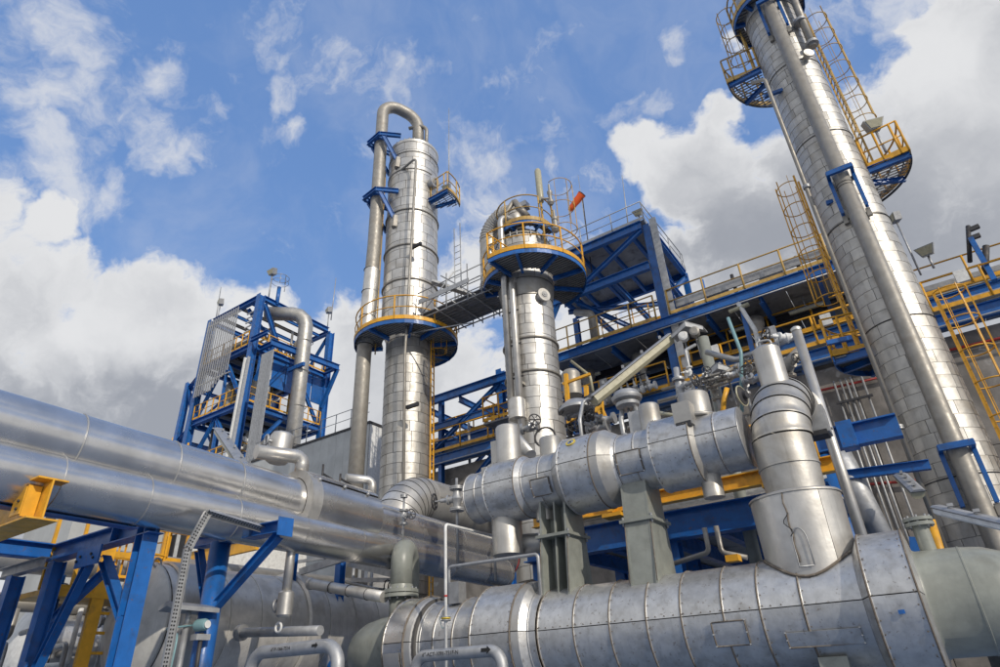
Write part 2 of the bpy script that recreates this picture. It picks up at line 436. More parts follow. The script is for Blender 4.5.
def cage_ladder(parent, base, top, face, cage0=2.2, width=.42, cr=.36, ym='yellow_paint', hoops=.9, full=False):
    """vertical ladder with safety cage; face = direction the climber's back points to"""
    base, top, f = V(base), V(top), V(face).normalized(); s_ = f.cross(V((0, 0, 1))).normalized()
    mb = MB()
    for k in (-1, 1): mb.bar(base + s_ * k * width / 2, top + s_ * k * width / 2 + V((0, 0, 1.0)), .02, .06, up=tuple(f))
    ld = mb.build('ladder', ym, parent)
    H = (top - base).z; rg = MB()
    for i in range(int(H / .3) + 1): rg.bar(base + V((0, 0, i * .3)) - s_ * width / 2, base + V((0, 0, i * .3)) + s_ * width / 2, .022)
    rg.build('rung', ym, ld, kind='stuff')
    z = cage0
    while z <= H + 1.05:
        c = base + V((0, 0, z)) + f * (cr * .75)
        MB().ring(c, cr, .020, (0, 0, 1), 16, 4, -pi * .78, pi * .78, ref=f).build('cage_hoop', ym, ld)
        z += hoops
    for a in (-1.9, -.95, 0, .95, 1.9):
        e = f * cos(a) + s_ * sin(a)
        p = base + f * (cr * .75) + e * (cr + .01)
        MB().bar(p + V((0, 0, cage0)), p + V((0, 0, H + 1.0)), .012, .035, up=tuple(e)).build('cage_bar', ym, ld)
    return ld
def cladding(parent, c, z0, z1, r, courses, per, m, gap=.018, lip=.007, name='cladding_sheet', span=radians(205)):
    """courses of separate sheets round the front of a vertical shell; the far side is one plain sheet"""
    H = (z1 - z0) / courses; n = 5; W_ = span / per
    face = atan2(-c[1], -c[0])
    shared = []
    for k in range(2):
        mb = MB(); g = gap / r / 2 * (1 if k == 0 else 1.5)
        mb.sheet((0, 0, 0), (0, 0, 1), (1, 0, 0), g, W_ - g, [(0, r + lip), (gap, r + lip), (gap * 1.3, r), (H - gap * .8, r)], .02, n)
        me = bpy.data.meshes.new(name); me.from_pydata(mb.v, [], mb.f); me.polygons.foreach_set('use_smooth', mb.s); me.update(); me.materials.append(MATS[m]); shared.append(me)
    for i in range(courses):
        tw = random.uniform(-.10, .10) + (W_ * .5 if (i // 3) % 2 else 0) - W_ * .25
        for j in range(per):
            o = inst(name, shared[random.randint(0, 1)], parent)
            o.matrix_parent_inverse = Matrix.Identity(4)
            o.location = V((c[0], c[1], z0 + i * H)) - parent.location
            o.rotation_euler = (random.uniform(-.0015, .0015), random.uniform(-.0015, .0015), face - span / 2 + tw + W_ * j)
    MB().sheet((c[0], c[1], 0), (0, 0, 1), (1, 0, 0), face + span / 2 - .1, face + 2 * pi - span / 2 + .1, [(z0, r - .004), (z1, r - .004)], .01, 20).build('back_sheet', m, parent)

# ================================================================== ground
g = MB(); g.add([(-500, -500, 0), (500, -500, 0), (500, 900, 0), (-500, 900, 0)], [(0, 1, 2, 3)])
g.build('ground', 'ground_blue_bounce', None, 'structure')

# ================================================================== right distillation column
TC = V((.95, 18, 0))
t = thing('distillation_column', 'tallest silver column, leaning large at the right edge, clad in riveted sheet courses', 'column', TC)
MB().lathe(TC, (0, 0, 1), [(0, .81), (24.2, .81), (24.5, .72), (24.75, .5), (24.9, .1)], 40).build('shell', 'seam_grey', t)
cladding(t, TC, 2.9, 22.4, .835, 58, 5, 'aluminium_cladding', gap=.009)
MB().lathe(TC, (0, 0, 1), [(22.42, .85), (24.2, .85), (24.55, .72), (24.8, .45), (24.9, .05)], 40).build('top_head', 'aluminium_cladding', t)
for z in (5.2, 9.3, 12.6, 15.9, 19.2): MB().ring(TC + V((0, 0, z)), .85, .012, n=36).build('band', 'dark_steel', t)
pf = round_platform(t, TC + V((0, 0, 22.75)), .87, 1.22, 0, 2 * pi, [radians(a) for a in (200, 240, 300, 340, 20, 60)], 1.15, 'faded_yellow_paint', sp=.8)
pf = round_platform(t, TC + V((0, 0, 20.3)), .87, 2.0, radians(105), radians(187), [radians(a) for a in (112, 150)], 1.2, 'faded_yellow_paint', sp=.7, open_=True, front=(radians(187),))
MB().hbeam(TC + V((-2.0, -.16, 20.22)), TC + V((-.85, -.16, 20.22)), .22, .12).build('platform_edge_beam', 'blue_paint', t)
pf = round_platform(t, TC + V((0, 0, 14.5)), .87, 1.95, radians(-6), radians(72), [radians(a) for a in (28, 62)], 1.2, 'yellow_paint', sp=.65, open_=True, front=(radians(-6),))
MB().hbeam(TC + V((.84, -.12, 14.42)), TC + V((1.95, -.12, 14.42)), .22, .12).build('platform_edge_beam', 'blue_paint', t)
pf = round_platform(t, TC + V((0, 0, 8.95)), .87, 1.72, radians(110), radians(190), [radians(a) for a in (125, 160)], 1.15, 'yellow_paint', sp=.5, front=(radians(190),))
MB().hbeam(TC + V((-1.72, -.2, 8.86)), TC + V((-.82, -.2, 8.86)), .24, .12).build('platform_edge_beam', 'blue_paint', t)
def radial(a, r): return TC + V((cos(a) * r, sin(a) * r, 0))
for a, z0, z1, c0, ym in ((radians(172), 20.35, 23.2, 1.2, 'faded_yellow_paint'), (radians(14), 14.55, 21.0, 2.0, 'faded_yellow_paint'),
                      (radians(170), 9.0, 14.4, 1.9, 'yellow_paint'), (radians(-10), 1.5, 8.9, 2.4, 'yellow_paint')):
    p = radial(a, 1.04)
    cage_ladder(t, p + V((0, 0, z0)), p + V((0, 0, z1)), (cos(a), sin(a), 0), c0, .40, .38, ym, .85)
p = radial(radians(-10), 1.9)
# front overhead pipe with its blue guides
fx, fy = 1.03, 16.95
t2 = thing('overhead_pipe', 'long grey pipe running down the front of the tallest column', 'pipe', (fx, fy, 0))
MB().tube(fillet([(fx, fy, 27), (fx, fy, 3.2), (fx + .75, fy + .1, 2.6), (fx + 1.6, fy + .1, 2.6)], .6), .205, 20).build('pipe_body', 'raw_steel', t2)
for z in (4.1, 13.5, 13.6): MB().ring((fx, fy, z), .207, .01, n=20).build('weld', 'dark_steel', t2)
for z in (22.0, 13.95, 5.75):
    gd = MB().bar((fx - .34, fy - .30, z), (fx + .34, fy - .30, z), .10, .14).build('pipe_guide', 'blue_paint', t2)
    for k in (-1, 1):
        MB().hbeam((fx + k * .31, fy + .06, z + .02), (fx + k * .31, fy + .06, z - 1.25), .16, .09, up=(0, 1, 0)).build('guide_leg', 'blue_paint', gd)
        MB().bar((fx + k * .31, fy - .30, z), (fx + k * .31, fy + .35, z), .09, .13).build('guide_arm', 'blue_paint', gd)
        MB().bar((fx + k * .3, fy + .2, z - 1.25), (fx + k * .3, fy + .2, z - 1.5), .12, .10).build('guide_pad', 'raw_steel', gd)
pipe('thin steel pipe down the left flank of the tallest column', [(-.3, 17.3, 19.3), (.1, 17.05, 18.9), (.12, 17.05, 3.2)], .062, 'raw_steel', .25, 8, flanges=[((.12, 17.05, 14.1), (0, 0, 1)), ((.12, 17.05, 6.5), (0, 0, 1))])
pipe('short vent pipe with flanged end beside the top of the tallest column', [at(782, -30, y=17.3), at(813, 47, y=17.3)], .12, 'raw_steel', None, 12, flanges=[(at(800, 22, y=17.3), (0, 0, 1)), (at(812, 44, y=17.3), (0, 0, 1))])
q = at(806, 58, y=17.3)
MB().lathe(q + V((-.1, .15, 0)), (.55, -.8, 0), [(0, .11), (.34, .11), (.34, .17), (.40, .17), (.40, .13), (.41, .13)], 18).build('nozzle', 'aluminium_cladding', t)
for px, py, z in ((778, 90, 0), (845, 338, 0), (843, 197, 0)):
    q = at(px, py, y=17.25)
    MB().bar(q + V((-.45, 0, 0)), q + V((.15, .1, 0)), .10, .12).build('pipe_guide', 'blue_paint', t)
# boxes on the tower: small flood light
def floodlight(label, pos, aim=(0, -1, -.5), s=1.0, group=None, pole=1.2):
    pos = V(pos); o = thing('floodlight', label, 'floodlight', pos, group)
    MB().tube([pos, pos + V((0, 0, pole))], .025 * s, 6).build('pole', 'galvanised', o)
    a = V(aim).normalized(); c = pos + V((0, 0, pole + .1 * s))
    MB().prism(c - a * .10 * s, c + a * .10 * s, [(-.11 * s, -.08 * s), (.11 * s, -.08 * s), (.19 * s, .14 * s), (-.19 * s, .14 * s)]).build('lamp_housing', 'galvanised', o)
    MB().prism(c + a * .10 * s, c + a * .115 * s, [(-.09 * s, -.06 * s), (.09 * s, -.06 * s), (.16 * s, .12 * s), (-.16 * s, .12 * s)]).build('lamp_glass', 'cream_plastic', o)
    return o
floodlight('boxy floodlight on the right platform of the tallest column', at(886, 152, y=17.9), (.3, -1, -.3), 1.5, pole=.9)

# ================================================================== left big column (c1)
C1 = V((-16.55, 18, 0))
t = thing('distillation_column', 'silver column with a swan-neck pipe over its top, left of centre', 'column', C1)
MB().lathe(C1, (0, 0, 1), [(0, .98), (14.9, .98), (15.6, 1.24), (26.2, 1.24), (26.5, 1.1), (26.7, .7), (26.8, .2)], 44).build('shell', 'seam_grey', t)
cladding(t, C1, 4.5, 14.75, 1.0, 24, 5, 'aluminium_cladding', gap=.02)
cladding(t, C1, 15.6, 26.1, 1.26, 20, 7, 'bright_cladding', gap=.02)
MB().lathe(C1, (0, 0, 1), [(14.77, 1.0), (14.95, 1.02), (15.55, 1.27), (15.59, 1.27)], 44, caps=False).build('cone_section', 'aluminium_cladding', t)
MB().lathe(C1, (0, 0, 1), [(26.12, 1.27), (26.2, 1.30), (26.26, 1.30), (26.4, 1.15), (26.6, .7), (26.7, .1)], 44).build('top_head', 'bright_cladding', t)
for i in range(30):
    a = 2 * pi * i / 30; p = C1 + V((1.2 * cos(a), 1.2 * sin(a), 26.2))
    MB().lathe(p, (0, 0, 1), [(0, .035), (.22, .035)], 6).build('head_bolt', 'galvanised', t)
for py in (155, 172, 212, 247, 281):
    z = at(438, py, y=18).z
    MB().ring(C1 + V((0, 0, z)), 1.285, .045 if py > 200 else .02, n=40).build('stiffening_ring', 'raw_steel', t)
round_platform(t, C1 + V((-.05, -.1, 14.85)), 1.06, 2.25, radians(-150), radians(110), [radians(a) for a in (-148, -92, -42, -12, 30, 70)], 1.15, 'yellow_paint', sp=1.75)
round_platform(t, C1 + V((0, 0, 22.5)), 1.3, 2.42, radians(-5), radians(26), [radians(a) for a in (-4, 14)], 1.15, 'faded_yellow_paint', sp=.8, open_=True, front=(radians(-5),))
MB().hbeam(C1 + V((1.2, -.2, 22.42)), C1 + V((2.42, -.2, 22.42)), .2, .12).build('platform_edge_beam', 'blue_paint', t)
cage_ladder(t, C1 + V((-1.15, -.9, 14.5)), C1 + V((-1.15, -.9, 24)), (-.7, -.7, 0), 2.2, .4, .36, 'faded_yellow_paint', 1.0)
cage_ladder(t, C1 + V((1.02, .42, 4)), C1 + V((1.02, .42, 14.3)), (.85, .35, 0), 10.3, .4, .36, 'yellow_paint', 1.0)
d = V((.97, -.05, 0)).normalized(); q = C1 + d * 1.2 + V((0, 0, at(434, 182, y=17.9).z))
mh = MB().lathe(q, d, [(0, .26), (.28, .26), (.28, .36), (.36, .36), (.36, .20), (.37, .20)], 20).build('manhole', 'bright_cladding', t)
MB().lathe(q + d * .36, d, [(0, .2), (.02, .2)], 16).build('manhole_cover', 'raw_steel', mh)
for z in (11.2, 19.0):
    q = V((at(413, 270, y=16.65).x, 16.7, z))
    MB().bar(q + V((-.3, .12, 0)), q + V((.3, .12, 0)), .12, .14).build('pipe_guide', 'dark_steel', t)
p0, p1, p2 = at(393, 177, y=16.9), at(416, 173, y=16.6), at(405, 490, y=16.85)
pipe('thin pipe down the face of the swan-neck column', [p0, (p1.x, p1.y, p0.z), (p2.x, 16.62, 13.5), (p2.x, 16.85, 4)], .06, 'raw_steel', .3, 8)
a, b = (-17.55, 16.5), (-16.45, 18.15)
t = thing('overhead_pipe', 'fat grey swan-neck pipe rising left of the column and bending over its top', 'pipe', (a[0], a[1], 0))
MB().tube(fillet([(-17.75, a[1], 5), (-17.75, a[1], 14), (a[0], a[1], 20), (a[0], a[1], 29.9), (b[0], b[1], 29.2), (b[0] + .05, b[1], 26.5)], 1.05, 9), .315, 22).build('pipe_body', 'raw_steel', t)
MB().lathe((-17.73, a[1], 14.6), (.04, 0, 1), [(0, .33), (.02, .35), (3.9, .35), (3.92, .33)], 24).build('insulation_sleeve', 'bright_cladding', t)
for z in (14.6, 16.0, 17.3, 18.5): MB().ring((-17.75 + (z - 14) * .033, a[1], z), .355, .018, (0.03, 0, 1), n=24).build('band', 'dark_steel', t)
for z in (22.9, 26.7):
    br = MB().hbeam((a[0] - .62, a[1] - .36, z), (a[0] + .42, a[1] - .50, z), .24, .14).build('support_bracket', 'blue_paint', t)
    MB().hbeam((a[0] + .40, a[1] - .46, z), (-16.35, 16.74, z - .06), .24, .14).build('bracket_arm', 'blue_paint', br)
    MB().hbeam((a[0] - .58, a[1] - .30, z), (-17.65, 17.4, z - .06), .24, .14).build('bracket_arm', 'blue_paint', br)
    MB().hbeam((a[0] + .55, a[1] - .36, z - .15), (-16.55, 16.70, z - 1.65), .20, .12).build('bracket_brace', 'blue_paint', br)
    MB().hbeam((a[0] - .5, a[1] - .1, z - .15), (-17.62, 17.35, z - 1.65), .18, .12).build('bracket_brace', 'blue_paint', br)
    MB().lathe((a[0], a[1], z - .1), (0, 0, 1), [(0, .33), (.02, .36), (.18, .36), (.2, .33)], 20).build('collar', 'blue_paint', br)
    MB().prism((-16.5, 16.62, z - 2.25), (-16.5, 16.68, z - 1.55), [(-.05, -.05), (.05, -.05), (.16, .1), (-.16, .1)]).build('bracket_pad', 'raw_steel', br)
q = V((-15.9, 18.2, 26.5))
pipe('thin vent pipe curving off the top of the swan-neck column', [q, q + V((.05, 0, 1.9)), q + V((-.9, -.4, 1.9))], .10, 'raw_steel', .6, 10)
tag(MB().tube([at(449, 193, y=18.3), at(449, 108, y=18.3)], [.035, .015], 6).build('lightning_rod', 'galvanised'), 'tall thin lightning rod standing on the small platform of the swan-neck column', 'rod')
floodlight('dark floodlight on the small side platform of the swan-neck column', at(447, 194, y=17.9), (.2, -1, -.8), 1.2, pole=.25)

# ================================================================== centre column (c2)
C2 = V((-10.34, 18, 0))
t = thing('distillation_column', 'silver column ringed by a yellow railed round platform, near centre', 'column', C2)
MB().lathe(C2, (0, 0, 1), [(0, .98), (14.4, .98), (15.0, 1.02), (17.2, 1.1), (17.6, .9), (17.8, .4)], 40).build('shell', 'seam_grey', t)
cladding(t, C2, 4.3, 14.4, 1.0, 24, 5, 'bright_cladding', gap=.018)
MB().lathe(C2, (0, 0, 1), [(14.42, 1.01), (14.6, 1.03), (15.0, 1.10), (15.1, 1.10)], 40, caps=False).build('cone_section', 'aluminium_cladding', t)
cladding(t, C2, 15.12, 17.2, 1.12, 5, 6, 'aluminium_cladding', gap=.018)
for py in (338, 372): MB().ring(C2 + V((0, 0, at(563, py, y=18).z)), 1.03, .045, n=36).build('stiffening_ring', 'raw_steel', t)
MB().lathe(C2, (0, 0, 1), [(17.25, 1.13), (17.4, 1.05), (17.7, .75), (17.8, .3), (17.82, .05)], 30).build('top_head', 'raw_steel', t)
for i in range(26):
    a = 2 * pi * i / 26; MB().lathe(C2 + V((1.17 * cos(a), 1.17 * sin(a), 17.05)), (0, 0, 1), [(0, .03), (.3, .03)], 6).build('head_bolt', 'galvanised', t)
round_platform(t, C2 + V((.12, -.05, 15.45)), 1.1, 2.33, radians(-97), radians(80), [radians(a) for a in (-95, -68, -30, 8, 45)], 1.2, 'yellow_paint', sp=1.5, front=(radians(-97),))
round_platform(t, C2 + V((.1, 0, 15.4)), 1.15, 1.75, radians(-165), radians(-98), [radians(a) for a in (-160, -125)], 1.2, 'yellow_paint', sp=.9)
round_platform(t, C2 + V((.2, 0, 17.75)), .8, 1.16, radians(-175), radians(20), [radians(a) for a in (-150, -90, -30)], 1.3, 'faded_yellow_paint', sp=1.5)
q = C2 + V((1.35, .35, 15.5)); cage_ladder(t, q, q + V((0, 0, 3.6)), (.8, .4, 0), 2.2, .4, .55, 'faded_yellow_paint', 1.2)
d = V((.90, -.44, 0)).normalized(); q = C2 + d * .98 + V((0, 0, at(551, 292, y=17.5).z))
mh = MB().lathe(q, d, [(0, .2), (.16, .2), (.16, .27), (.22, .27), (.22, .17), (.23, .17)], 20).build('manhole', 'bright_cladding', t)
MB().lathe(q + d * .22, d, [(0, .12), (.04, .12), (.04, .05), (.06, .05)], 14).build('manhole_cover', 'galvanised', mh)
q = C2 + V((.15, -.98, at(530, 385, y=17.2).z))
MB().bar(q, q + V((.0, -.22, 0)), .16, .10).build('lug', 'raw_steel', t)
# two slender pipes on its flank joining in a capped pot
x1, x2, yy = at(507, 330, y=16.75).x, at(515, 330, y=16.75).x, 16.75
zc_ = at(515, 412, y=yy).z
t2 = thing('pipe_pair', 'two slender bright pipes joining in a capped sleeve on the centre column', 'pipes', (x1, yy, 0))
MB().tube(fillet([(x1 + .5, 17.9, 18.4), (x1 + .0, yy, 18.3), (x1, yy, zc_ + .3)], .4), .125, 14).build('pipe_body', 'bright_cladding', t2)
MB().tube(fillet([(x2, 17.6, 15.2), (x2, yy, 15.0), (x2, yy, zc_ - 3.2)], .3), .125, 14).build('pipe_body', 'bright_cladding', t2)
MB().lathe((x2 - .12, yy, zc_ - .35), (0, 0, 1), [(0, .20), (.06, .30), (.75, .30), (.82, .22)], 22).build('sleeve', 'bright_cladding', t2)
for z in (13.6, 12.2, 10.9): MB().bar((x1 - .2, yy + .02, z), (x2 + .2, yy + .02, z), .03, .06).build('strap', 'dark_steel', t2)
# ribbed elbow left of the top
gp = fillet([(-10.6, 18.1, 18.2), (-10.7, 18.1, 19.7), (-12.2, 18.3, 19.5), (-12.35, 18.4, 15.9), (-13.6, 18.5, 15.75)], .9, 9)
t2 = thing('elbow_pipe', 'ribbed insulated pipe curving down behind the centre column platform', 'pipe', (-12, 18.4, 0))
MB().tube(gp, .40, 20).build('pipe_body', 'aluminium_cladding', t2)
for i in range(2, len(gp) - 1):
    d = (gp[i + 1] - gp[i - 1]).normalized(); MB().ring(gp[i], .405, .02, tuple(d), n=20).build('cladding_rib', 'raw_steel', t2)
q = at(541, 203, y=17.6)
t2 = thing('beacon_lamp', 'upright cream tube lamp on a post above the centre column', 'lamp', q - V((0, 0, 1.2)))
MB().tube([q - V((0, 0, 2.2)), q], .05, 8).build('pole', 'faded_yellow_paint', t2)
MB().lathe(q, (0, 0, 1), [(0, .06), (.05, .12), (.15, .14), (1.75, .14), (1.85, .10), (1.9, .03)], 16).build('lamp_tube', 'cream_plastic', t2)
# top rigging
for (px, py, s, lab) in ((551, 205, .5, 'upper'), (556, 232, .6, 'lower')):
    q = at(px, py, y=17.5)
    t2 = thing('relief_valve', lab + ' relief valve in the yellow ladder frame of the centre column', 'valve', q)
    MB().lathe(q, (0, 0, 1), [(0, .14 * s), (.1, .28 * s), (.2, .28 * s), (.2, .16 * s), (.55, .16 * s), (.6, .22 * s), (.7, .22 * s), (.72, .1 * s), (1.1, .08 * s)], 14).build('body', 'raw_steel', t2)
    MB().lathe(q + V((0, 0, .35)), (-.8, -.5, 0), [(0, .1 * s), (.3, .1 * s), (.3, .2 * s), (.38, .2 * s)], 12).build('outlet', 'raw_steel', t2)
t2 = thing('lifting_davit', 'grey triangular lifting arm above the centre column', 'davit', at(508, 212, y=17.3))
a, b, c = at(506, 212, y=17.3), at(514, 201, y=17.3), at(527, 217, y=17.6)
MB().tube([a - V((0, 0, .8)), a, b], .11, 10).build('arm', 'raw_steel', t2)
MB().tube([b, c], [.13, .17], 10).build('arm', 'raw_steel', t2)
q = at(523, 207, y=18); MB().box(q - V((.2, .2, .12)), q + V((.25, .2, .14))).build('motor_box', 'galvanised', t2)

# ================================================================== scaffold walkway between the two columns
t = thing('scaffold_walkway', 'grey scaffold bridge with planked deck linking the two middle columns', 'scaffold', (-13.4, 17.9, 15.3))
for k in range(9):
    y0 = 17.0 + k * .2
    MB().box((-15.15, y0, 15.36 + .006 * (k % 2)), (-11.7, y0 + .17, 15.40 + .006 * (k % 2))).build('plank', 'grating', t)
for x in (-15.0, -14.1, -13.2, -12.3, -11.6): MB().tube([(x, 16.8, 15.28), (x, 19.0, 15.28)], .03, 6).build('scaffold_tube', 'galvanised', t)
for y in (17.05, 18.75): MB().tube([(-15.5, y, 15.2), (-11.3, y, 15.2)], .035, 6).build('scaffold_tube', 'galvanised', t)
for y in (17.0, 18.85):
    for z in (15.95, 16.5): MB().tube([(-15.2, y, z), (-11.6, y, z + .08)], .026, 6).build('scaffold_tube', 'galvanised', t)
    for x in (-14.9, -13.6, -12.5, -11.8): MB().tube([(x, y, 15.1), (x, y, 16.9)], .028, 6).build('scaffold_tube', 'galvanised', t)
for x in (-15.1, -14.4, -13.1, -12.2): MB().tube([(x, 18.85, 15.1), (x, 18.85, 17.5)], .028, 6).build('scaffold_tube', 'galvanised', t)
for z in (17.0, 17.4): MB().tube([(-15.4, 18.85, z), (-11.4, 18.85, z)], .026, 6).build('scaffold_tube', 'galvanised', t)
MB().bar((-14.3, 16.9, 16.7), (-12.2, 18.5, 15.6), .30, .10).build('spare_board', 'galvanised', t)
for a, b in (((-15.3, 17, 15.1), (-13.2, 17, 16.8)), ((-13.9, 17, 16.9), (-12.1, 17, 15.2)), ((-15.5, 16.9, 14.6), (-12.2, 16.9, 13.9))):
    MB().tube([a, b], .028, 6).build('scaffold_tube', 'galvanised', t)
MB().box((-15.1, 16.93, 15.9), (-12.4, 16.97, 16.12)).build('toe_board', 'galvanised', t)
p, q_ = at(455, 290, y=18.8), at(455, 228, y=18.8)
lad = thing('ladder', 'narrow grey scaffold ladder standing on the bridge between the columns', 'ladder', p)
for dx in (0, .36): MB().tube([(p.x + dx, 18.8, p.z - 1), (p.x + dx, 18.8, q_.z + dx * .4)], .025, 6).build('stringer', 'galvanised', lad)
for k in range(10): MB().tube([(p.x, 18.8, p.z - .8 + k * .36), (p.x + .36, 18.8, p.z - .8 + k * .36)], .016, 5).build('rung', 'galvanised', lad)

# windsock
p = at(590, 262, y=23); q_ = at(582, 194, y=23)
t = thing('windsock', 'orange windsock hanging from a thin pole on the rack roof', 'windsock', p)
MB().tube([p - V((0, 0, 1.5)), q_ + V((0, 0, .1))], .03, 6).build('pole', 'dark_steel', t)
e = at(570, 210, y=23)
MB().lathe(q_, e - q_, [(0, .21), (.08, .215), (.22, .19), (.4, .20), (.62, .165), (.85, .155), (1.05, .11), (1.06, .10)], 14, caps=False).build('sock', 'orange_fabric', t)
MB().ring(q_, .21, .02, e - q_, 14).build('hoop', 'dark_steel', t)

# ================================================================== pipe rack behind the columns
R0, R1 = 22.0, 33.0
XL, XR = -21.0, 26.0
t = thing('pipe_rack', 'long blue steel pipe rack with yellow railed walkways behind the columns', 'pipe rack', (2, R0, 0))
rk = t
def hb(p0, p1, h, b, name='beam', m='blue_paint', par=None, up=None): return MB().hbeam(p0, p1, h, b, up).build(name, m, par or rk)
segx = [XL, -14.6, -6.3, .5, 7.3, 14.1, XR]
for i in range(len(segx) - 1):
    a, b = segx[i] + .004, segx[i + 1] - .004
    if a < .4:
        hb((a, R0, 14.02), (min(b, .9), R0, 14.02), .40, .22)                # upper deck edge
    hb((a, R0 + .2, 10.95), (b, R0 + .2, 10.95), .46, .22)      # walkway edge
    hb((a, R0 + 1.9, 12.35), (b, R0 + 1.9, 12.35), .42, .2)     # line above the walkway
    if a < .4:
        b_ = min(b, .9)
        for yy_ in (2.6, 4.5, 6.3, 8.2): hb((a, R0 + yy_, 13.9), (b_, R0 + yy_, 13.9), .34, .18, m='dark_steel')
        hb((a, R1, 14.0), (b_, R1, 14.0), .40, .2)
xs = []
x = -19.0
while x < XR: xs.append(x); x += 2.05
for x in [v for v in xs if v < .9]:
    hb((x, R0 + .12, 13.72), (x, R1 - .1, 13.72), .30, .16, m='blue_paint')
    if x > 99: MB().hbeam((x, R0 + .3, 10.68), (x, R0 + 3.0, 10.68), .2, .12).build('beam', 'blue_paint', rk)
# decks: plank-like plates, one per bay
x = -12.0
while x < -1.2:
    MB().box((x + .01, R0 + .1, 14.23), (x + 2.04, R1, 14.26)).build('deck_plate', 'deck_underside', rk); x += 2.05
x = XL
while x < XR - .1:
    MB().box((x + .01, R0 + .1, 11.19), (x + 2.04, R0 + 1.7, 11.22)).build('deck_plate', 'grating', rk)
    if x > -10: MB().box((x + .01, R0 + 1.9, 12.62), (x + 2.04, R0 + 4.2, 12.65)).build('deck_plate', 'grating', rk)
    x += 2.05
for x, z in ((-14.6, 14.6), (-6.3, 19.2), (.5, 13.8), (7.3, 12.1), (14.1, 12.1)):
    zb_ = 10.72 if x > -7 else 0
    hb((x, R0 + .3, zb_), (x, R0 + .3, z), .34, .30, 'column', up=(0, 1, 0))
    hb((x, R1 - .3, 0), (x, R1 - .3, min(z, 14)), .34, .30, 'column', up=(0, 1, 0))
MB().bar((-5.93, R0 + .05, 9.9), (-5.93, R0 + .05, 19.3), .30, .08).build('cable_tray', 'galvanised', rk)
for x0, x1 in ((-6.0, .9),):
    handrail(rk, [(x0, R0 - .02, 14.3), (x1, R0 - .02, 14.3)], 1.15, 'faded_yellow_paint', 1.5, r=.034)
handrail(rk, [(-12.2, R0 - .02, 14.3), (-6.6, R0 - .02, 14.3)], 1.15, 'faded_yellow_paint', 1.5, r=.034)
for x0, x1 in ((-20, -14.9), (-14.3, -6.6), (-6.0, 2.2), (2.2, 12), (12, XR)):
    handrail(rk, [(x0, R0 - .05, 11.25), (x1, R0 - .05, 11.25)], 1.1, 'yellow_paint', 1.6, r=.034)
for x0, x1 in ((-6.0, 2.2), (2.2, 12), (12, XR)):
    handrail(rk, [(x0, R0 + 1.75, 12.68), (x1, R0 + 1.75, 12.68)], 1.1, 'yellow_paint', 1.6, r=.034)
# braces left of the centre column
for a, b in (((-19.5, R0 + .1, 10.9), (-14.6, R0 + .1, 13.8)), ((-14.6, R0 + .15, 13.8), (-11.0, R0 + .1, 11.0)), ((-14.6, R1 - .3, 13.8), (-19.5, R1 - .3, 10.0)),
             ((-14.6, R0 + 3, 12.6), (-14.6, R1 - 4, 10.4)), ((-17.5, R0 + .1, 8.5), (-14.8, R0 + .1, 10.7)), ((-18.5, R0 + .1, 7.5), (-20.5, R0 + .1, 10.7))):
    hb(a, b, .2, .16, 'brace')
hb((-21, R0 + .1, 12.6), (-11.2, R0 + .1, 12.6), .3, .16)
hb((-18.2, R0 + .3, 7), (-18.2, R0 + .3, 14.3), .26, .2, 'column', up=(0, 1, 0))
hb((-16.0, R0 + 2.3, 7), (-16.0, R0 + 2.3, 14.3), .26, .2, 'column', up=(0, 1, 0))
# roofed module on the rack
t = thing('steel_module', 'open blue steel roofed frame rising above the pipe rack near centre', 'steel frame', (-9, R0, 14.2))
md = t
X0, X1, Y1, ZT, ZM = -12.6, -6.3, 27.2, 19.15, 16.95
hb((X0, R0 + .02, ZT), (X1 - .16, R0 + .02, ZT), .42, .22, par=md)
hb((X0, Y1, ZT), (X1, Y1, ZT), .36, .2, par=md)
hb((X1 + .05, R0 + .5, ZT), (X1 + .05, Y1 - .14, ZT), .36, .2, par=md)
for k in range(5): hb((X0 + .3 + k * 1.3, R0 + .14, ZT - .05), (X0 + .3 + k * 1.3, Y1 - .12, ZT - .05), .28, .14, par=md)
for k in range(6): MB().box((X0 + k * 1.05, R0, ZT + .22), (X0 + k * 1.05 + 1.04, Y1, ZT + .25)).build('roof_plate', 'deck_underside', md)
hb((X0, R0 + .02, ZM), (X1 - .16, R0 + .02, ZM), .40, .22, par=md)
hb((X0, Y1, ZM), (X1, Y1, ZM), .34, .2, par=md)
hb((X1 + .05, R0 + .5, ZM - .1), (X1 + .05, Y1 - .14, ZM - .1), .34, .2, par=md)
hb((X0 + 2.4, R0 + .14, ZM - .1), (X0 + 2.4, Y1 - .12, ZM - .1), .3, .16, par=md)
hb((X0 + 4.4, R0 + .14, ZM - .1), (X0 + 4.4, Y1 - .12, ZM - .1), .3, .16, par=md)
hb((X1, Y1, 14.3), (X1, Y1, ZT + .2), .3, .26, 'column', par=md, up=(0, 1, 0))
hb((X0, Y1, 14.3), (X0, Y1, ZT - .2), .3, .26, 'column', par=md, up=(0, 1, 0))
for a, b in (((-10.6, R0, 16.75), (X1 - .2, R0, 18.9)), ((X0 - .1, R0, 13.9), (-11.0, R0, 16.75)), ((X1 + .05, R0 + .3, 18.9), (X1 + .05, Y1 - .2, 14.5)),
             ((X1 + .1, R0 + .4, 17.0), (X1 + .1, Y1 - 1.4, 14.4)), ((X0 + 2.4, R0 + .4, 16.7), (X1 - .3, Y1 - 1, 14.4)), ((X0 + 1.6, R0 + 1, 16.8), (X1 - .3, R0 + 3.4, 16.8)),
             ((X1 + .05, Y1 - .2, 18.9), (X1 + .05, R0 + 2.7, 17.1)), ((X0 + .2, Y1, 16.8), (X0 + 3.2, Y1, 14.3))):
    hb(a, b, .2, .16, 'brace', par=md)
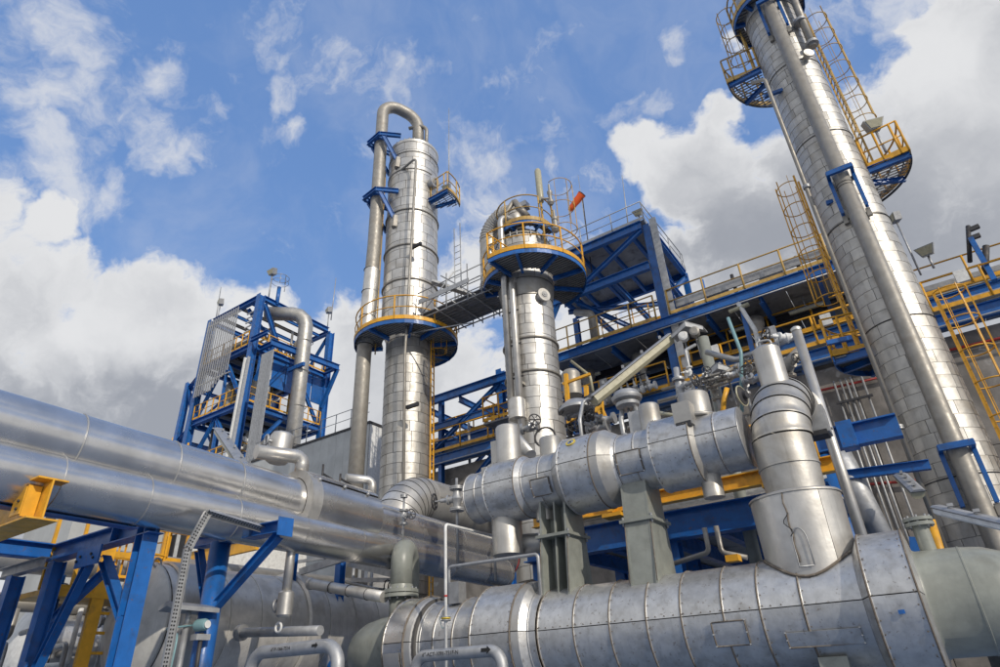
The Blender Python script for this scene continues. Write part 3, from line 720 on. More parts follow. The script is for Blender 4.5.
handrail(md, [(X0, R0 - .05, ZT + .25), (X1, R0 - .05, ZT + .25), (X1 + .1, Y1, ZT + .25)], 1.0, 'galvanised', 1.6)
handrail(md, [(X0 + .6, R0 - .06, ZM + .22), (X0 + 1.9, R0 - .06, ZM + .22), (X0 + 2.2, R0 + 1.4, ZM + .22)], .95, 'yellow_paint', .9)
handrail(md, [(X0 + 2.6, R0 + 2.4, ZM - 1.3), (X1 - .4, R0 + 2.4, ZM - 1.3)], 1.0, 'yellow_paint', .8)
handrail(md, [(X1 - .4, R0 + 2.0, 15.3), (X1 + .3, Y1 - .4, 15.3)], 1.0, 'yellow_paint', .9)
for k in range(3): MB().box((X0 + 2.6 + k * 1.2, R0 + 2.4, ZM - 1.36), (X0 + 3.79 + k * 1.2, R0 + 4.2, ZM - 1.32)).build('deck_plate', 'grating', md)
tag(MB().tube([at(590, 255, y=25), at(578, 175, y=25)], [.03, .015], 6).build('lightning_rod', 'galvanised'), 'thin lightning rod rising behind the windsock pole', 'rod')
tag(MB().tube([at(629, 232, y=22.6), at(622, 175, y=22.6)], [.035, .015], 6).build('lightning_rod', 'galvanised'), 'thin lightning rod on the module roof right of the windsock', 'rod')
floodlight('small floodlight on the front corner of the module roof', at(640, 222, y=22.3), (0, -1, -.5), 1.3, pole=.35)

# concrete wall below the rack
t = thing('concrete_wall', 'stained grey concrete wall under the pipe rack', 'wall', (2, 24.4, 0))
pw = [-21, -14.2, -7.4, -.6, 6.2, 13, 19.8, 26]
for i in range(len(pw) - 1):
    for z0, z1 in ((0, 3.4), (3.4, 7.0), (7.0, 10.6)):
        MB().box((pw[i] + .012, 22.62 + .01 * (i % 2), z0 + .012), (pw[i + 1] - .012, 23.2, z1 - .008)).build('wall_panel', 'concrete', t)
MB().box((-21, 22.67, .02), (26, 23.1, 10.55)).build('wall_core', 'dark_seam', t)
tag(MB().box((-2.2, 25.7, 11.3), (.6, 27.5, 13.2)).build('equipment_housing', 'concrete'), 'grey concrete housing between the decks of the pipe rack', 'housing')
for i, (x0, z0, x1, z1, lb) in enumerate([(-3.5, 9.9, 1.0, 9.75, 'red pipe along the concrete wall left of the tallest column, upper run'), (1.9, 10.1, 6, 10.0, 'thin red pipe under the rack right of the tallest column'),
        (-2.2, 6.6, .6, 6.3, 'red pipe low on the concrete wall left of the tallest column'), (-14.5, 9.6, -10.8, 9.55, 'red pipe under the walkway left of the centre column')]):
    pipe(lb, [(x0, 22.5, z0), (x1, 22.5, z1)], .045, 'red_paint', n=6)
# vertical conduits on the wall
t = thing('conduit_bundle', 'bundle of thin vertical conduits down the concrete wall beside the tallest column', 'conduits', (-.7, 23.4, 3))
for i, dx in enumerate((-.42, -.22, -.05, .1, .42)):
    MB().tube([(-.75 + dx, 22.4, 2), (-.75 + dx, 22.4, 10.0)], .035, 6).build('conduit', 'galvanised', t)
for z in (9.2, 6.9, 4.5): MB().bar((-1.3, 22.33, z), (-.2, 22.33, z), .05, .08).build('clamp', 'dark_steel', t)

# pipes and trays lying on the rack
rp = [(23.0, 14.62, .22, 'raw_steel'), (24.2, 14.55, .16, 'galvanised'), (25.5, 14.7, .28, 'aluminium_cladding')]
lab = ['front grey pipe lying on the top deck of the rack', 'thin second pipe on the top deck of the rack', 'insulated pipe third back on the top deck of the rack']
for (y, z, r, m_), l in zip(rp, lab): pipe(l, [(-5.6, y, z), (.9, y, z)], r, m_, n=12)
rp = [(22.7, 11.6, .15, 'galvanised', 'slim pipe on the lower walkway edge'), (23.3, 11.75, .24, 'bright_cladding', 'bright insulated pipe behind the lower walkway rails'), (25.1, 12.95, .22, 'raw_steel', 'grey pipe behind the middle walkway'),
      (26.5, 13.1, .2, 'grey_green_paint', 'green-grey pipe deep in the rack'), (28, 11.5, .3, 'dark_steel', 'dark pipe at the back of the rack, lower'), (29.5, 12.4, .25, 'dark_steel', 'dark pipe at the back of the rack, upper')]
for y, z, r, m_, l in rp: pipe(l, [(-20, y, z), (XR, y, z)], r, m_, n=12)
tag(MB().box((-5.8, 22.35, 14.75), (1.3, 22.42, 15.15)).build('cable_tray', 'galvanised'), 'long low cable tray behind the upper railing, left part', 'cable tray')
tag(MB().box((1.9, 24.3, 12.7), (12, 24.4, 13.3)).build('cable_tray', 'galvanised'), 'cable tray behind the upper railing right of the tallest column', 'cable tray')
for i in range(3):
    tag(MB().box((-4.6 + i * 2.1, 22.6, 14.3), (-3.7 + i * 2.1, 23.2, 15.0)).build('equipment_box', 'galvanised'), ORD[i] + ' of three grey equipment boxes on the upper deck of the rack', 'box', 'boxes on the upper deck')
# uprights and lamp posts on the rack
for px, py0, py1, h, lb in ((646, 330, 298, .0, 'lamp post standing above the upper railing beside the module'), (880, 0, 0, 0, '')):
    if lb:
        q = at(660, 312, y=22.6); floodlight(lb, q, (-.3, -1, -.5), 1.0, pole=2.4)
floodlight('lamp post on the rack just right of the tallest column', at(921, 275, y=22.8), (-1, -.6, -.2), 1.3, pole=2.3)
floodlight('stubby lamp on the rack right of the tallest column', at(934, 268, y=22.8), (-.2, -1, -.4), 1.6, pole=.5)
q = at(970, 262, y=22.6); t = thing('davit_post', 'dark forked post with a leaning blue strut on the right end of the rack', 'post', q)
MB().tube([q, at(968, 226, y=22.6)], .07, 8).build('mast', 'dark_steel', t)
for a, b in ((at(967, 231, y=22.6), at(979, 226, y=22.6)), (at(969, 239, y=22.6), at(980, 235, y=22.6))): MB().bar(a, b, .12, .14).build('arm', 'dark_steel', t)
MB().bar(at(971, 239, y=22.5), at(995, 281, y=21.9), .14, .2).build('strut', 'blue_paint', t)
MB().tube([at(985, 274, y=22.7), at(986, 246, y=22.7)], .1, 8).build('post', 'dark_steel', t)
for px, py, l in ((703, 285, 'short blue stub post above the upper railing, left one'), (733, 280, 'stub pipe above the upper railing right of the blue stub'), (797, 262, 'dark stub post near the tallest column on the rack')):
    q = at(px, py, y=22.5); tag(MB().tube([q - V((0, 0, .9)), q + V((0, 0, .25))], .07, 8).build('stub_post', 'blue_paint' if px == 703 else 'dark_steel'), l, 'post')

# ================================================================== blue process tower, far left
BX, BY = -37.93, 24.0
BXL, BY1, BZ = -44.4, 31.2, 29.0
t = thing('process_tower', 'blue open steel process tower with white slatted panel, far left', 'steel tower', (BX - 3, BY + 3, 0)); bt = t
def bb(p0, p1, h=.42, b=.36, name='beam', up=None, m='blue_paint'): return hb(p0, p1, h, b, name, m, bt, up)
for x, y, z in ((BX, BY, BZ + .2), (BXL, BY, BZ + .2), (BX, BY1, 25.9 + 3), (BXL, BY1, BZ)):
    bb((x, y, 0), (x, y, z), .50, .48, 'column', up=(0, 1, 0))
bb((BXL - 3.8, BY + 1.2, 0), (BXL - 3.8, BY + 1.2, 25), .45, .4, 'column', up=(0, 1, 0))
bb((BXL - 3.8, BY + 4.5, 0), (BXL - 3.8, BY + 4.5, 24.6), .4, .35, 'column', up=(0, 1, 0))
levels = [BZ, 24.6, 19.9, 15.6, 11.4]
for i, z in enumerate(levels):
    y0 = BY - (.02 * i)
    bb((BXL + .3, BY, z), (BX - .3, BY, z)); bb((BX, BY + .3, z), (BX, BY1 - .3, z)); bb((BXL, BY + .3, z), (BXL, BY1 - .3, z), .36, .3); bb((BXL + .3, BY1, z), (BX - .3, BY1, z), .36, .3)
    for k in range(1, 5): bb((BXL + k * 1.3, BY + .2, z - .05), (BXL + k * 1.3, BY1 - .2, z - .05), .25, .16, m='dark_steel' if k % 2 else 'blue_paint')
    if z < 25: 
        bb((BXL - 3.8, BY + 1.3, z), (BXL - .2, BY + .2, z), .3, .24); bb((BXL - 3.8, BY + 1.4, z), (BXL - 3.8, BY + 4.3, z), .3, .24)
    if i in (1, 2, 3):
        for k in range(5): MB().box((BXL + .3 + k * 1.2, BY + .3, z + .22), (BXL + 1.48 + k * 1.2, BY1 - .3, z + .26)).build('deck_plate', 'deck_underside', bt)
        handrail(bt, [(BXL + .3, BY - .1, z + .3), (BX - .3, BY - .1, z + .3)], 1.15, 'yellow_paint', .8, r=.04)
        handrail(bt, [(BX + .1, BY + .3, z + .3), (BX + .1, BY1 - .3, z + .3)], 1.15, 'yellow_paint', .9, r=.04)
for z0, z1 in ((15.8, 19.7), (20.1, 24.4), (11.6, 15.4)):
    bb((BX - .3, BY + .1, z0), (BX - 3.3, BY + .1, z1), .26, .2, 'brace'); bb((BXL + .3, BY + .1, z0), (BXL + 3.1, BY + .1, z1), .26, .2, 'brace')
    bb((BX, BY + .4, z0), (BX, BY + 3.4, z1), .26, .2, 'brace'); bb((BX, BY1 - .4, z0), (BX, BY1 - 3.3, z1), .26, .2, 'brace')
    bb((BXL - 3.8, BY + 1.4, z0), (BXL - 3.8, BY + 4.4, z1), .2, .16, 'brace'); bb((BXL - 3.7, BY + 1.2, z1), (BXL - .3, BY + .3, z0), .2, .16, 'brace')
bb((BX, BY + .4, 28.6), (BX, BY + 2.6, 24.8), .3, .24, 'brace'); bb((BX - .3, BY1, 28.6), (BX - 3.6, BY1, 24.8), .26, .2, 'brace')
bb((BXL + 3.4, BY1 - .2, 28.7), (BX - .4, BY1 - 3, 28.7), .22, .2, 'brace'); bb((BXL + 4.5, BY + .3, 28.8), (BX - .6, BY + 3.2, 25), .26, .2, 'brace')
# outrigger frame on the right side at 24.6
bb((BX + .2, BY - .35, 24.9), (BX + 2.2, BY - .35, 24.9), .3, .24)
ox = BX + 1.6
q0, q1 = at(271, 342, x=ox), at(339, 368, x=ox)
bb((ox, q0.y, q0.z), (ox, q1.y, q1.z), .5, .3); bb((ox, q1.y - .2, q1.z), (BX, q1.y - .2, q1.z), .36, .26); bb((ox, q1.y - .2, q1.z - .3), (BX + .1, q1.y - .2, q1.z - 3.2), .3, .24, 'brace'); bb((ox, q0.y + .2, q0.z), (BX, q0.y + .2, q0.z), .36, .26); bb((ox, q0.y + .2, q0.z - .3), (BX, q0.y + .2, q0.z - 2.6), .26, .2, 'brace')
# white slatted panel on the left face, z 22.6..28.8
for k in range(14):
    x = BXL + .4 + k * .30
    zt = 28.75; zb = 21.9 + (0 if k < 7 else (k - 7) * .2)
    MB().bar((x, BY - .42, zb), (x, BY - .42, zt), .09, .07, up=(0, 1, 0)).build('slat', 'galvanised', bt)
for k in range(9): MB().bar((BXL + 4.5, BY + .3 + .0, 24.9 + k * .42), (BX - .5, BY + .3, 24.9 + k * .42), .10, .08).build('slat', 'white_paint', bt)
for z in (22.9, 28.3): MB().bar((BXL + .3, BY - .34, z), (BXL + 4.6, BY - .34, z), .08, .1).build('rail', 'galvanised', bt)
for (u, v, z0, h, r) in ((1.2, 2.2, 20.2, 3.6, .7), (3.2, 3.0, 20.2, 4.0, .9), (5.0, 2.0, 20.2, 3.2, .5), (2.2, 3, 15.9, 3, .9), (4.6, 2.6, 15.9, 3.2, .7), (3.5, 3.5, 24.9, 2.4, .8), (5.2, 5.2, 24.9, 2.8, .6), (1.2, 3.2, 24.9, 2.0, .6)):
    MB().lathe((BXL + u, BY + v, z0), (0, 0, 1), [(0, r), (h * .85, r), (h, r * .6)], 16).build('vessel', 'aluminium_cladding' if r > .6 else 'raw_steel', bt)
for k in range(14):
    u, v, z = random.uniform(.6, 5.8), random.uniform(.6, 6.4), random.choice((20.6, 21.6, 22.7, 25.5, 26.4, 16.4, 17.6, 12.5))
    if k % 2: a, b = (BXL + u, BY + .6, z), (BXL + u, BY1 - .6, z)
    else: a, b = (BXL + .6, BY + v, z), (BX - .5, BY + v, z)
    MB().tube([a, b], random.choice((.1, .14, .2)), 8).build('pipe', random.choice(('galvanised', 'raw_steel', 'faded_yellow_paint', 'white_paint')), bt)
for k in range(4):  # stacked air-cooler bundle below the roof
    MB().bar((BX - 3.4, BY + 2.2, 25.2 + k * .8), (BX - .5, BY + 2.2, 25.2 + k * .8), .1, .12).build('ledge', 'faded_yellow_paint', bt)
tag(MB().box((BXL + .8, BY + 1, 0), (BX - .6, BY1 - 1, 14)).build('equipment_house', 'concrete'), 'grey block house at the foot of the blue process tower', 'building')
# duct pipe over the tower
px_ = -36.0
p = [at(x_, y_, x=px_) for x_, y_ in ((268, 306), (297, 301), (308, 312))]
t = thing('duct_pipe', 'fat pale grey duct bending over the blue process tower and running down', 'duct', (px_, p[1].y, 10))
yb, zt = at(306, 340, x=px_).y, at(300, 305, x=px_).z
MB().tube(fillet([(px_ - 2.6, yb - 2.2, zt - .4), (px_ - .1, yb - .1, zt - .4), (px_, yb, 6)], 1.2, 3), .56, 20).build('duct_body', 'aluminium_cladding', t)
for z in (zt - 3, zt - 5.6, zt - 8.5, zt - 11.5): MB().ring((px_, yb, z), .57, .03, n=20).build('band', 'raw_steel', t)
MB().bar((px_ - .9, yb - .6, zt - 5.4), (px_ + .9, yb - .6, zt - 5.4), .2, .3).build('support', 'blue_paint', t)
# flat cable ladder hanging in front
a, b = at(268, 352, y=22.6), at(250, 468, y=22.6)
t = thing('cable_ladder', 'broad flat bundle of grey cables hanging down the front of the blue tower', 'cables', b)
for k in range(8):
    dx = -.58 + k * .165
    MB().bar((a.x + dx, 22.6, a.z), (b.x + dx, 22.6, b.z - 3), .11, .06, up=(0, 1, 0)).build('cable', 'galvanised', t)
a, b = at(246, 358, y=22.9), at(228, 450, y=22.9)
t = thing('cable_ladder', 'narrow pale vertical cable tray left of the broad cable bundle', 'cable tray', b)
MB().bar((a.x, 22.9, a.z), (b.x, 22.9, b.z - 3), .12, .26, up=(0, 1, 0)).build('side_rail', 'white_paint', t)
MB().bar((a.x + .34, 22.9, a.z), (b.x + .34, 22.9, b.z - 3), .10, .2, up=(0, 1, 0)).build('side_rail', 'galvanised', t)
for (px, py, q0, q1, l) in ((222, 325, 291, 0, 'thin lightning rod on the left corner of the blue tower'), (331, 320, 282, 0, 'thin lightning rod on the right corner of the blue tower')):
    a = at(px - 7 if px < 300 else px, py, y=BY if px < 300 else BY1); b = at(px - 1 if px < 300 else px + 5, q0 - 4, y=BY if px < 300 else BY1)
    tag(MB().tube([a, b], [.05, .03], 6).build('lightning_rod', 'galvanised'), l, 'rod')
floodlight('floodlight mast on the near roof corner of the blue tower', (BX - .2, BY + .8, BZ + .2), (0, -1, -.3), 2.2, pole=2.4)
t = thing('camera_mast', 'short blue mast with a railed basket on the blue tower roof', 'mast', (BX, BY + 1.5, BZ))
MB().tube([(BX, BY + 1.5, BZ), (BX, BY + 1.5, BZ + 1.7)], .16, 8).build('mast', 'blue_paint', t)
handrail(t, arc((BX, BY + 1.5, BZ + 1.7), .7, 0, 2 * pi, 10), .9, 'galvanised', 1.3, toe=False)
for x, y, l in ((BXL + .4, BY + .2, 'small floodlight on the left roof corner of the blue tower'), (BX, BY1 - .4, 'small floodlight on the right roof corner of the blue tower')):
    floodlight(l, (x, y, BZ + .1), (-.4, -1, -.2), 2.0, pole=1.6)

# ================================================================== grey sheet building
t = thing('sheet_building', 'pale grey metal-clad building behind the swan-neck column', 'building', (-26, 24, 0))
bx, by = -22.9, 22.0
zb = at(370, 421, y=by).z
nx = 16
for k in range(nx):
    x1 = bx - k * .62
    MB().box((x1 - .612, by, 0), (x1, by + .05, zb - .12)).build('wall_panel', 'grey_sheet', t)
for k in range(8): MB().box((bx - .03, by + .06 + k * .62, 0), (bx + .03, by + .672 + k * .62, zb - .12)).build('wall_panel', 'white_paint', t)  # right face whiter than the front: its sunlight is put into the panel colour
MB().box((bx - 9.9, by + .02, 0), (bx - .05, by + 5, zb - .14)).build('core', 'grey_sheet', t)
MB().box((bx - 9.95, by - .06, zb - .12), (bx + .09, by + 5.05, zb)).build('roof_edge', 'dark_steel', t)
handrail(t, [(bx - 9.9, by + .05, zb), (bx - .1, by + .05, zb)], 1.1, 'galvanised', 1.2, toe=False)

# ================================================================== the two stacked exchangers
VY = 9.0
def exchanger_band(t, x0, x1, r, zc, m='weathered_cladding', seams=(-.5 * pi, .5 * pi), nper=2, lip=.010, name='cladding_sheet'):
    """sheets that wrap a length of shell; ref = up"""
    c = (x0, VY, zc); L = x1 - x0; g = .006 / r
    for k in range(nper):
        a0 = seams[0] + 2 * pi * k / nper; a1 = seams[0] + 2 * pi * (k + 1) / nper
        MB().sheet(c, (1, 0, 0), (0, 0, 1), a0 + g, a1 - g, [(.004, r + lip), (.022, r + lip), (.028, r), (L - .004, r)], .012, 18 if nper == 2 else 9).build(name, m, t)
def seam_ring(t, x, r, zc, th=.011, m='seam_sealant'):
    MB().ring((x, VY, zc), r, th, (1, 0, 0), 48, 6).build('seam_bead', m, t)
# ---- lower exchanger
LZ = 2.22
t = thing('heat_exchanger', 'large lower horizontal exchanger drum with grey-green ends across the foreground', 'heat exchanger', (-3.5, VY, LZ)); lo = t
core = [(-9.38, .0), (-9.36, .14), (-9.29, .28), (-9.14, .42), (-8.92, .51), (-8.62, .56), (-8.3, .575), (-7.95, .575)]
MB().lathe((0, VY, LZ), (1, 0, 0), core, 44).build('end_cover', 'grey_green_paint', t)
MB().lathe((0, VY, LZ), (1, 0, 0), [(-7.96, .74), (-7.3, .76), (-7.28, .66), (-5.3, .66), (-5.28, .62), (-.3, .62), (-.28, .55)], 44).build('shell', 'dark_seam', t)
MB().lathe((0, VY, LZ), (1, 0, 0), [(-.27, .57), (-.24, .553), (.16, .548), (.165, .553), (.18, .553), (.185, .545), (.38, .52), (.55, .455), (.68, .35), (.76, .2), (.78, .0)], 48).build('end_cover', 'grey_green_paint', t)
hs = -.53 * pi
exchanger_band(t, -7.95, -7.52, .80, LZ, 'pipe_cladding', (hs, 0))
# bevelled step of the left ring
def frustum(t, x0, r0, x1, r1, zc, m='bright_cladding', name='end_ring'):
    for k in range(2):
        MB().sheet((x0, VY, zc), (1, 0, 0), (0, 0, 1), hs + pi * k + .008, hs + pi * (k + 1) - .008, [(0, r0), (x1 - x0, r1)], .01, 22).build(name, m, t)
frustum(t, -7.52, .80, -7.38, .775, LZ); frustum(t, -7.38, .775, -7.27, .70, LZ)
frustum(t, -7.96, .58, -7.95, .80, LZ)
for a, b in ((-7.26, -6.98), (-6.98, -6.6), (-6.6, -6.25)): exchanger_band(t, a, b, .695, LZ, 'weathered_cladding', (hs, 0))
frustum(t, -6.25, .71, -6.17, .81, LZ, 'weathered_cladding')
exchanger_band(t, -6.17, -5.42, .815, LZ, 'weathered_cladding', (hs, 0))
frustum(t, -5.42, .815, -5.30, .80, LZ); frustum(t, -5.30, .80, -5.22, .71, LZ, 'weathered_cladding')
exchanger_band(t, -5.22, -5.08, .70, LZ, 'weathered_cladding', (hs, 0))
xb = [-5.08, -4.5, -3.95, -3.42, -2.95, -2.42, -1.98, -1.5, -.86]
for i in range(len(xb) - 1): exchanger_band(t, xb[i], xb[i + 1], .655, LZ, 'weathered_cladding', (hs, 0))
for x in xb[:-1]: seam_ring(t, x + .012, .664, LZ, .010)
for x, r in ((-7.5, .806), (-6.16, .82), (-5.44, .82), (-7.94, .805), (-6.97, .70), (-6.59, .70)): seam_ring(t, x, r, LZ, .012)
frustum(t, -.86, .665, -.78, .80, LZ, 'weathered_cladding')
exchanger_band(t, -.78, -.30, .81, LZ, 'weathered_cladding', (hs, 0))
frustum(t, -.30, .81, -.27, .57, LZ, 'weathered_cladding')
seam_ring(t, -.77, .815, LZ, .012); seam_ring(t, -.31, .812, LZ, .012)
def on_shell(a, r, x, zc): return V((x, VY - sin(a) * r, zc + cos(a) * r))   # a measured from the top towards the camera
def patch(t, x0, x1, a0, a1, r, zc, name, m, th=.014, rim=True):
    """raised plate lying on the shell, facing the camera"""
    ref = V((0, -sin(a0), cos(a0)))
    mb = MB(); n = 8
    for i in range(n):
        pass
    A = [a0 + (a1 - a0) * i / n for i in range(n + 1)]
    vs = [on_shell(a, r, x, zc) for x in (x0, x1) for a in A] + [on_shell(a, r + th, x, zc) for x in (x0, x1) for a in A]
    k = n + 1; fs = []
    for i in range(n):
        fs += [(2 * k + i, 2 * k + i + 1, 3 * k + i + 1, 3 * k + i), (i, i + 1, 2 * k + i + 1, 2 * k + i), (k + i, k + i + 1, 3 * k + i + 1, 3 * k + i)]
    fs += [(0, k, 3 * k, 2 * k), (n, k + n, 3 * k + n, 2 * k + n)]
    mb.add(vs, fs); o = mb.build(name, m, t)
    if rim:
        P = [on_shell(a, r + th + .003, x0, zc) for a in A] + [on_shell(a, r + th + .003, x1, zc) for a in reversed(A)]
        MB().tube(P + [P[0]], .009, 5).build('rim_bead', 'seam_sealant', o)
        for q in (P[0], P[n // 2], P[n], P[n + 1], P[n + 1 + n // 2], P[-1]):
            MB().lathe(q, (0, -1, .3), [(0, .012), (.016, .010)], 6).build('rivet', 'galvanised', o)
    return o
# inspection plate, saddle-foot patches
xa = at(712, 625, y=8.35).x
patch(t, xa, xa + .40, radians(93), radians(116), .665, LZ, 'inspection_plate', 'weathered_cladding')
patch(t, -1.75, -.97, radians(108), radians(122), .668, LZ, 'foot_collar', 'weathered_cladding')
patch(t, -7.90, -7.56, radians(95), radians(112), .812, LZ, 'warning_plate', 'bright_cladding', rim=False)
# small blue tag on the right ring
q = on_shell(radians(97), .83, -.52, LZ); MB().box(q - V((.03, .01, .02)), q + V((.03, .01, .02))).build('tag_plate', 'blue_paint', t)
# supporting feet under the drum
for x in (-1.5, -5.6):
    MB().box((x, VY - .5, 0), (x + .3, VY + .5, 1.75)).build('foot', 'grey_green_paint', t)
# top nozzle right
q = V((-.10, 9.0, 2.72))
nz = MB().lathe(q, (0, 0, 1), [(0, .085), (.32, .085), (.32, .155), (.36, .155), (.362, .09), (.375, .09), (.377, .155), (.415, .155), (.417, .06), (.43, .06)], 24).build('nozzle', 'grey_green_paint', t)
for i in range(8): MB().lathe(q + V((.125 * cos(i * pi / 4), .125 * sin(i * pi / 4), .30)), (0, 0, 1), [(0, .013), (.14, .013)], 6).build('bolt', 'galvanised', nz)
# left return bend on the end cover
bx0 = -8.30
bend = thing('return_bend', 'grey-green flanged U-bend standing on the left end cover of the lower exchanger', 'pipe bend', (bx0, 9, 2.7))
MB().tube(fillet([(bx0, 9.0, 3.18), (bx0, 9.0, 3.95), (bx0 - .27, 9.50, 3.95), (bx0 - .27, 9.50, 2.6)], .28, 8), .205, 22).build('bend_body', 'grey_green_paint', bend)
MB().tube([(bx0, 9, 2.62), (bx0, 9, 3.1)], .205, 22).build('neck', 'grey_green_paint', bend)
MB().lathe((bx0, 9, 3.08), (0, 0, 1), [(0, .32), (.06, .32), (.062, .24), (.075, .24), (.077, .32), (.135, .32), (.137, .23), (.22, .215)], 28).build('flange', 'grey_green_paint', bend)
for i in range(12): MB().lathe((bx0 + .275 * cos(i * pi / 6), 9 + .275 * sin(i * pi / 6), 3.04), (0, 0, 1), [(0, .018), (.21, .018)], 6).build('bolt', 'galvanised', bend)

# ---- upper exchanger
UZ = 4.55
t = thing('heat_exchanger', 'smaller upper exchanger drum mounted on two grey-green pedestals', 'heat exchanger', (-4, VY, UZ)); up_ = t
MB().lathe((0, VY, UZ), (1, 0, 0), [(-6.50, .41), (-6.1, .41), (-1.75, .41)], 40).build('shell', 'dark_seam', t)
WC = 'weathered_cladding'
MB().lathe((-6.56, VY, UZ), (1, 0, 0), [(0, .03), (.004, .40), (.02, .432), (.03, .435)], 40).build('end_cap', WC, t)
for a, b, r in ((-6.53, -6.30, .435), (-6.30, -6.07, .435), (-5.33, -5.0, .455), (-5.0, -4.72, .455), (-3.62, -3.32, .455), (-3.32, -3.04, .455), (-2.42, -2.1, .445), (-2.1, -1.76, .445)):
    exchanger_band(t, a, b, r, UZ, WC, (hs, 0)); seam_ring(t, a + .01, r + .006, UZ, .006)
exchanger_band(t, -6.05, -5.42, .525, UZ, WC, (hs, 0)); frustum(t, -6.07, .44, -6.05, .52, UZ, WC); frustum(t, -5.42, .525, -5.33, .46, UZ, WC, 'end_ring')
seam_ring(t, -5.42, .528, UZ, .009)
exchanger_band(t, -4.55, -3.98, .61, UZ, WC, (hs, 0)); frustum(t, -4.72, .46, -4.55, .61, UZ, WC)
frustum(t, -3.98, .61, -3.84, .605, UZ, 'aluminium_cladding'); frustum(t, -3.84, .605, -3.66, .49, UZ, 'aluminium_cladding'); frustum(t, -3.66, .49, -3.62, .46, UZ, WC)
seam_ring(t, -3.98, .613, UZ, .010)
exchanger_band(t, -3.04, -2.42, .545, UZ, WC, (hs, 0)); frustum(t, -3.05, .46, -3.03, .542, UZ, WC); frustum(t, -2.42, .545, -2.36, .45, UZ, 'aluminium_cladding')
seam_ring(t, -2.42, .547, UZ, .009)
MB().lathe((-1.76, VY, UZ), (1, 0, 0), [(0, .445), (.01, .43), (.012, .03)], 40).build('end_cap', WC, t)
q = on_shell(radians(48), .62, -4.32, UZ); d = V((0, -sin(radians(48)), cos(radians(48))))
tg = MB().lathe(q - d * .008, d, [(0, .085), (.006, .085), (.0065, .04)], 24).build('sticker', 'brass_yellow', t)
MB().lathe(q - d * .001, d, [(0, .055), (.003, .055)], 20).build('sticker_centre', 'pipe_cladding', tg)
MB().lathe(q + d * .001, d, [(0, .02), (.003, .02)], 12).build('sticker_dot', 'black_print', tg)
patch(t, -5.12, -4.78, radians(96), radians(130), .460, UZ, 'foot_collar', WC); patch(t, -3.58, -3.2, radians(84), radians(125), .460, UZ, 'foot_collar', WC)
# stub nozzles on top and below
def stub(px, py, r, z0, z1, nm='nozzle', m='aluminium_cladding', y=9.0, rot=0, par=None):
    x = at(px, py, y=y).x
    o = MB().lathe((x, y, z0), (0, 0, 1), [(0, r), (z1 - z0 - .03, r), (z1 - z0, r - .02), (z1 - z0 + .002, .02)], 24).build(nm, m, par or up_)
    return x
xn = stub(695, 408, .235, 4.85, 5.38); MB().ring((xn, 9, 4.98), .27, .03, n=24).build('collar', 'aluminium_cladding', t)
q = at(684, 416, y=8.62); MB().prism(q + V((.0, -.10, 0)), q + V((0, .25, 0)), [(-.13, -.17), (.13, -.17), (.13, .19), (-.13, .19)]).build('cover_box', 'aluminium_cladding', t)
MB().box(q + V((-.11, -.115, -.2)), q + V((.11, -.05, -.12))).build('box_base', 'dark_steel', t)
x_ = stub(647, 400, .17, 4.8, 5.47, y=9.15); MB().box((x_ - .35, 9.1, 4.9), (x_ - .15, 9.35, 5.42)).build('cover_box', 'galvanised', t)
stub(550, 440, .19, 4.8, 5.30); xl = stub(508, 440, .22, 4.8, 5.72); MB().box((xl - .33, 8.92, 4.8), (xl - .18, 9.2, 5.5)).build('cover_box', 'aluminium_cladding', t)
q = at(489, 477, y=8.75); MB().box(q + V((-.09, -.1, -.2)), q + V((.13, .25, .16))).build('cover_box', 'aluminium_cladding', t); MB().box(q + V((-.07, -.115, -.22)), q + V((.11, .05, -.15))).build('box_base', 'dark_steel', t)
stub(711, 480, .145, 3.80, 4.15); xx = stub(507, 530, .255, 3.50, 4.20, y=9.0); stub(545, 510, .155, 3.93, 4.2)
MB().tube([(xx + .1, 9.2, 3.68), (xx + .75, 9.75, 3.72)], .17, 16).build('outlet', 'bright_cladding', t)
a = on_shell(radians(30), .5, -1.75, UZ)
a, b, c = at(716, 433, y=9), at(727, 424, y=9), at(742, 435, y=9)
MB().tube(fillet([at(708, 436, y=9.1), at(718, 428, y=9.1), at(733, 426, y=9.1), at(741, 440, y=9.1)], .08), .05, 10).build('edge_pipe', 'aluminium_cladding', t)
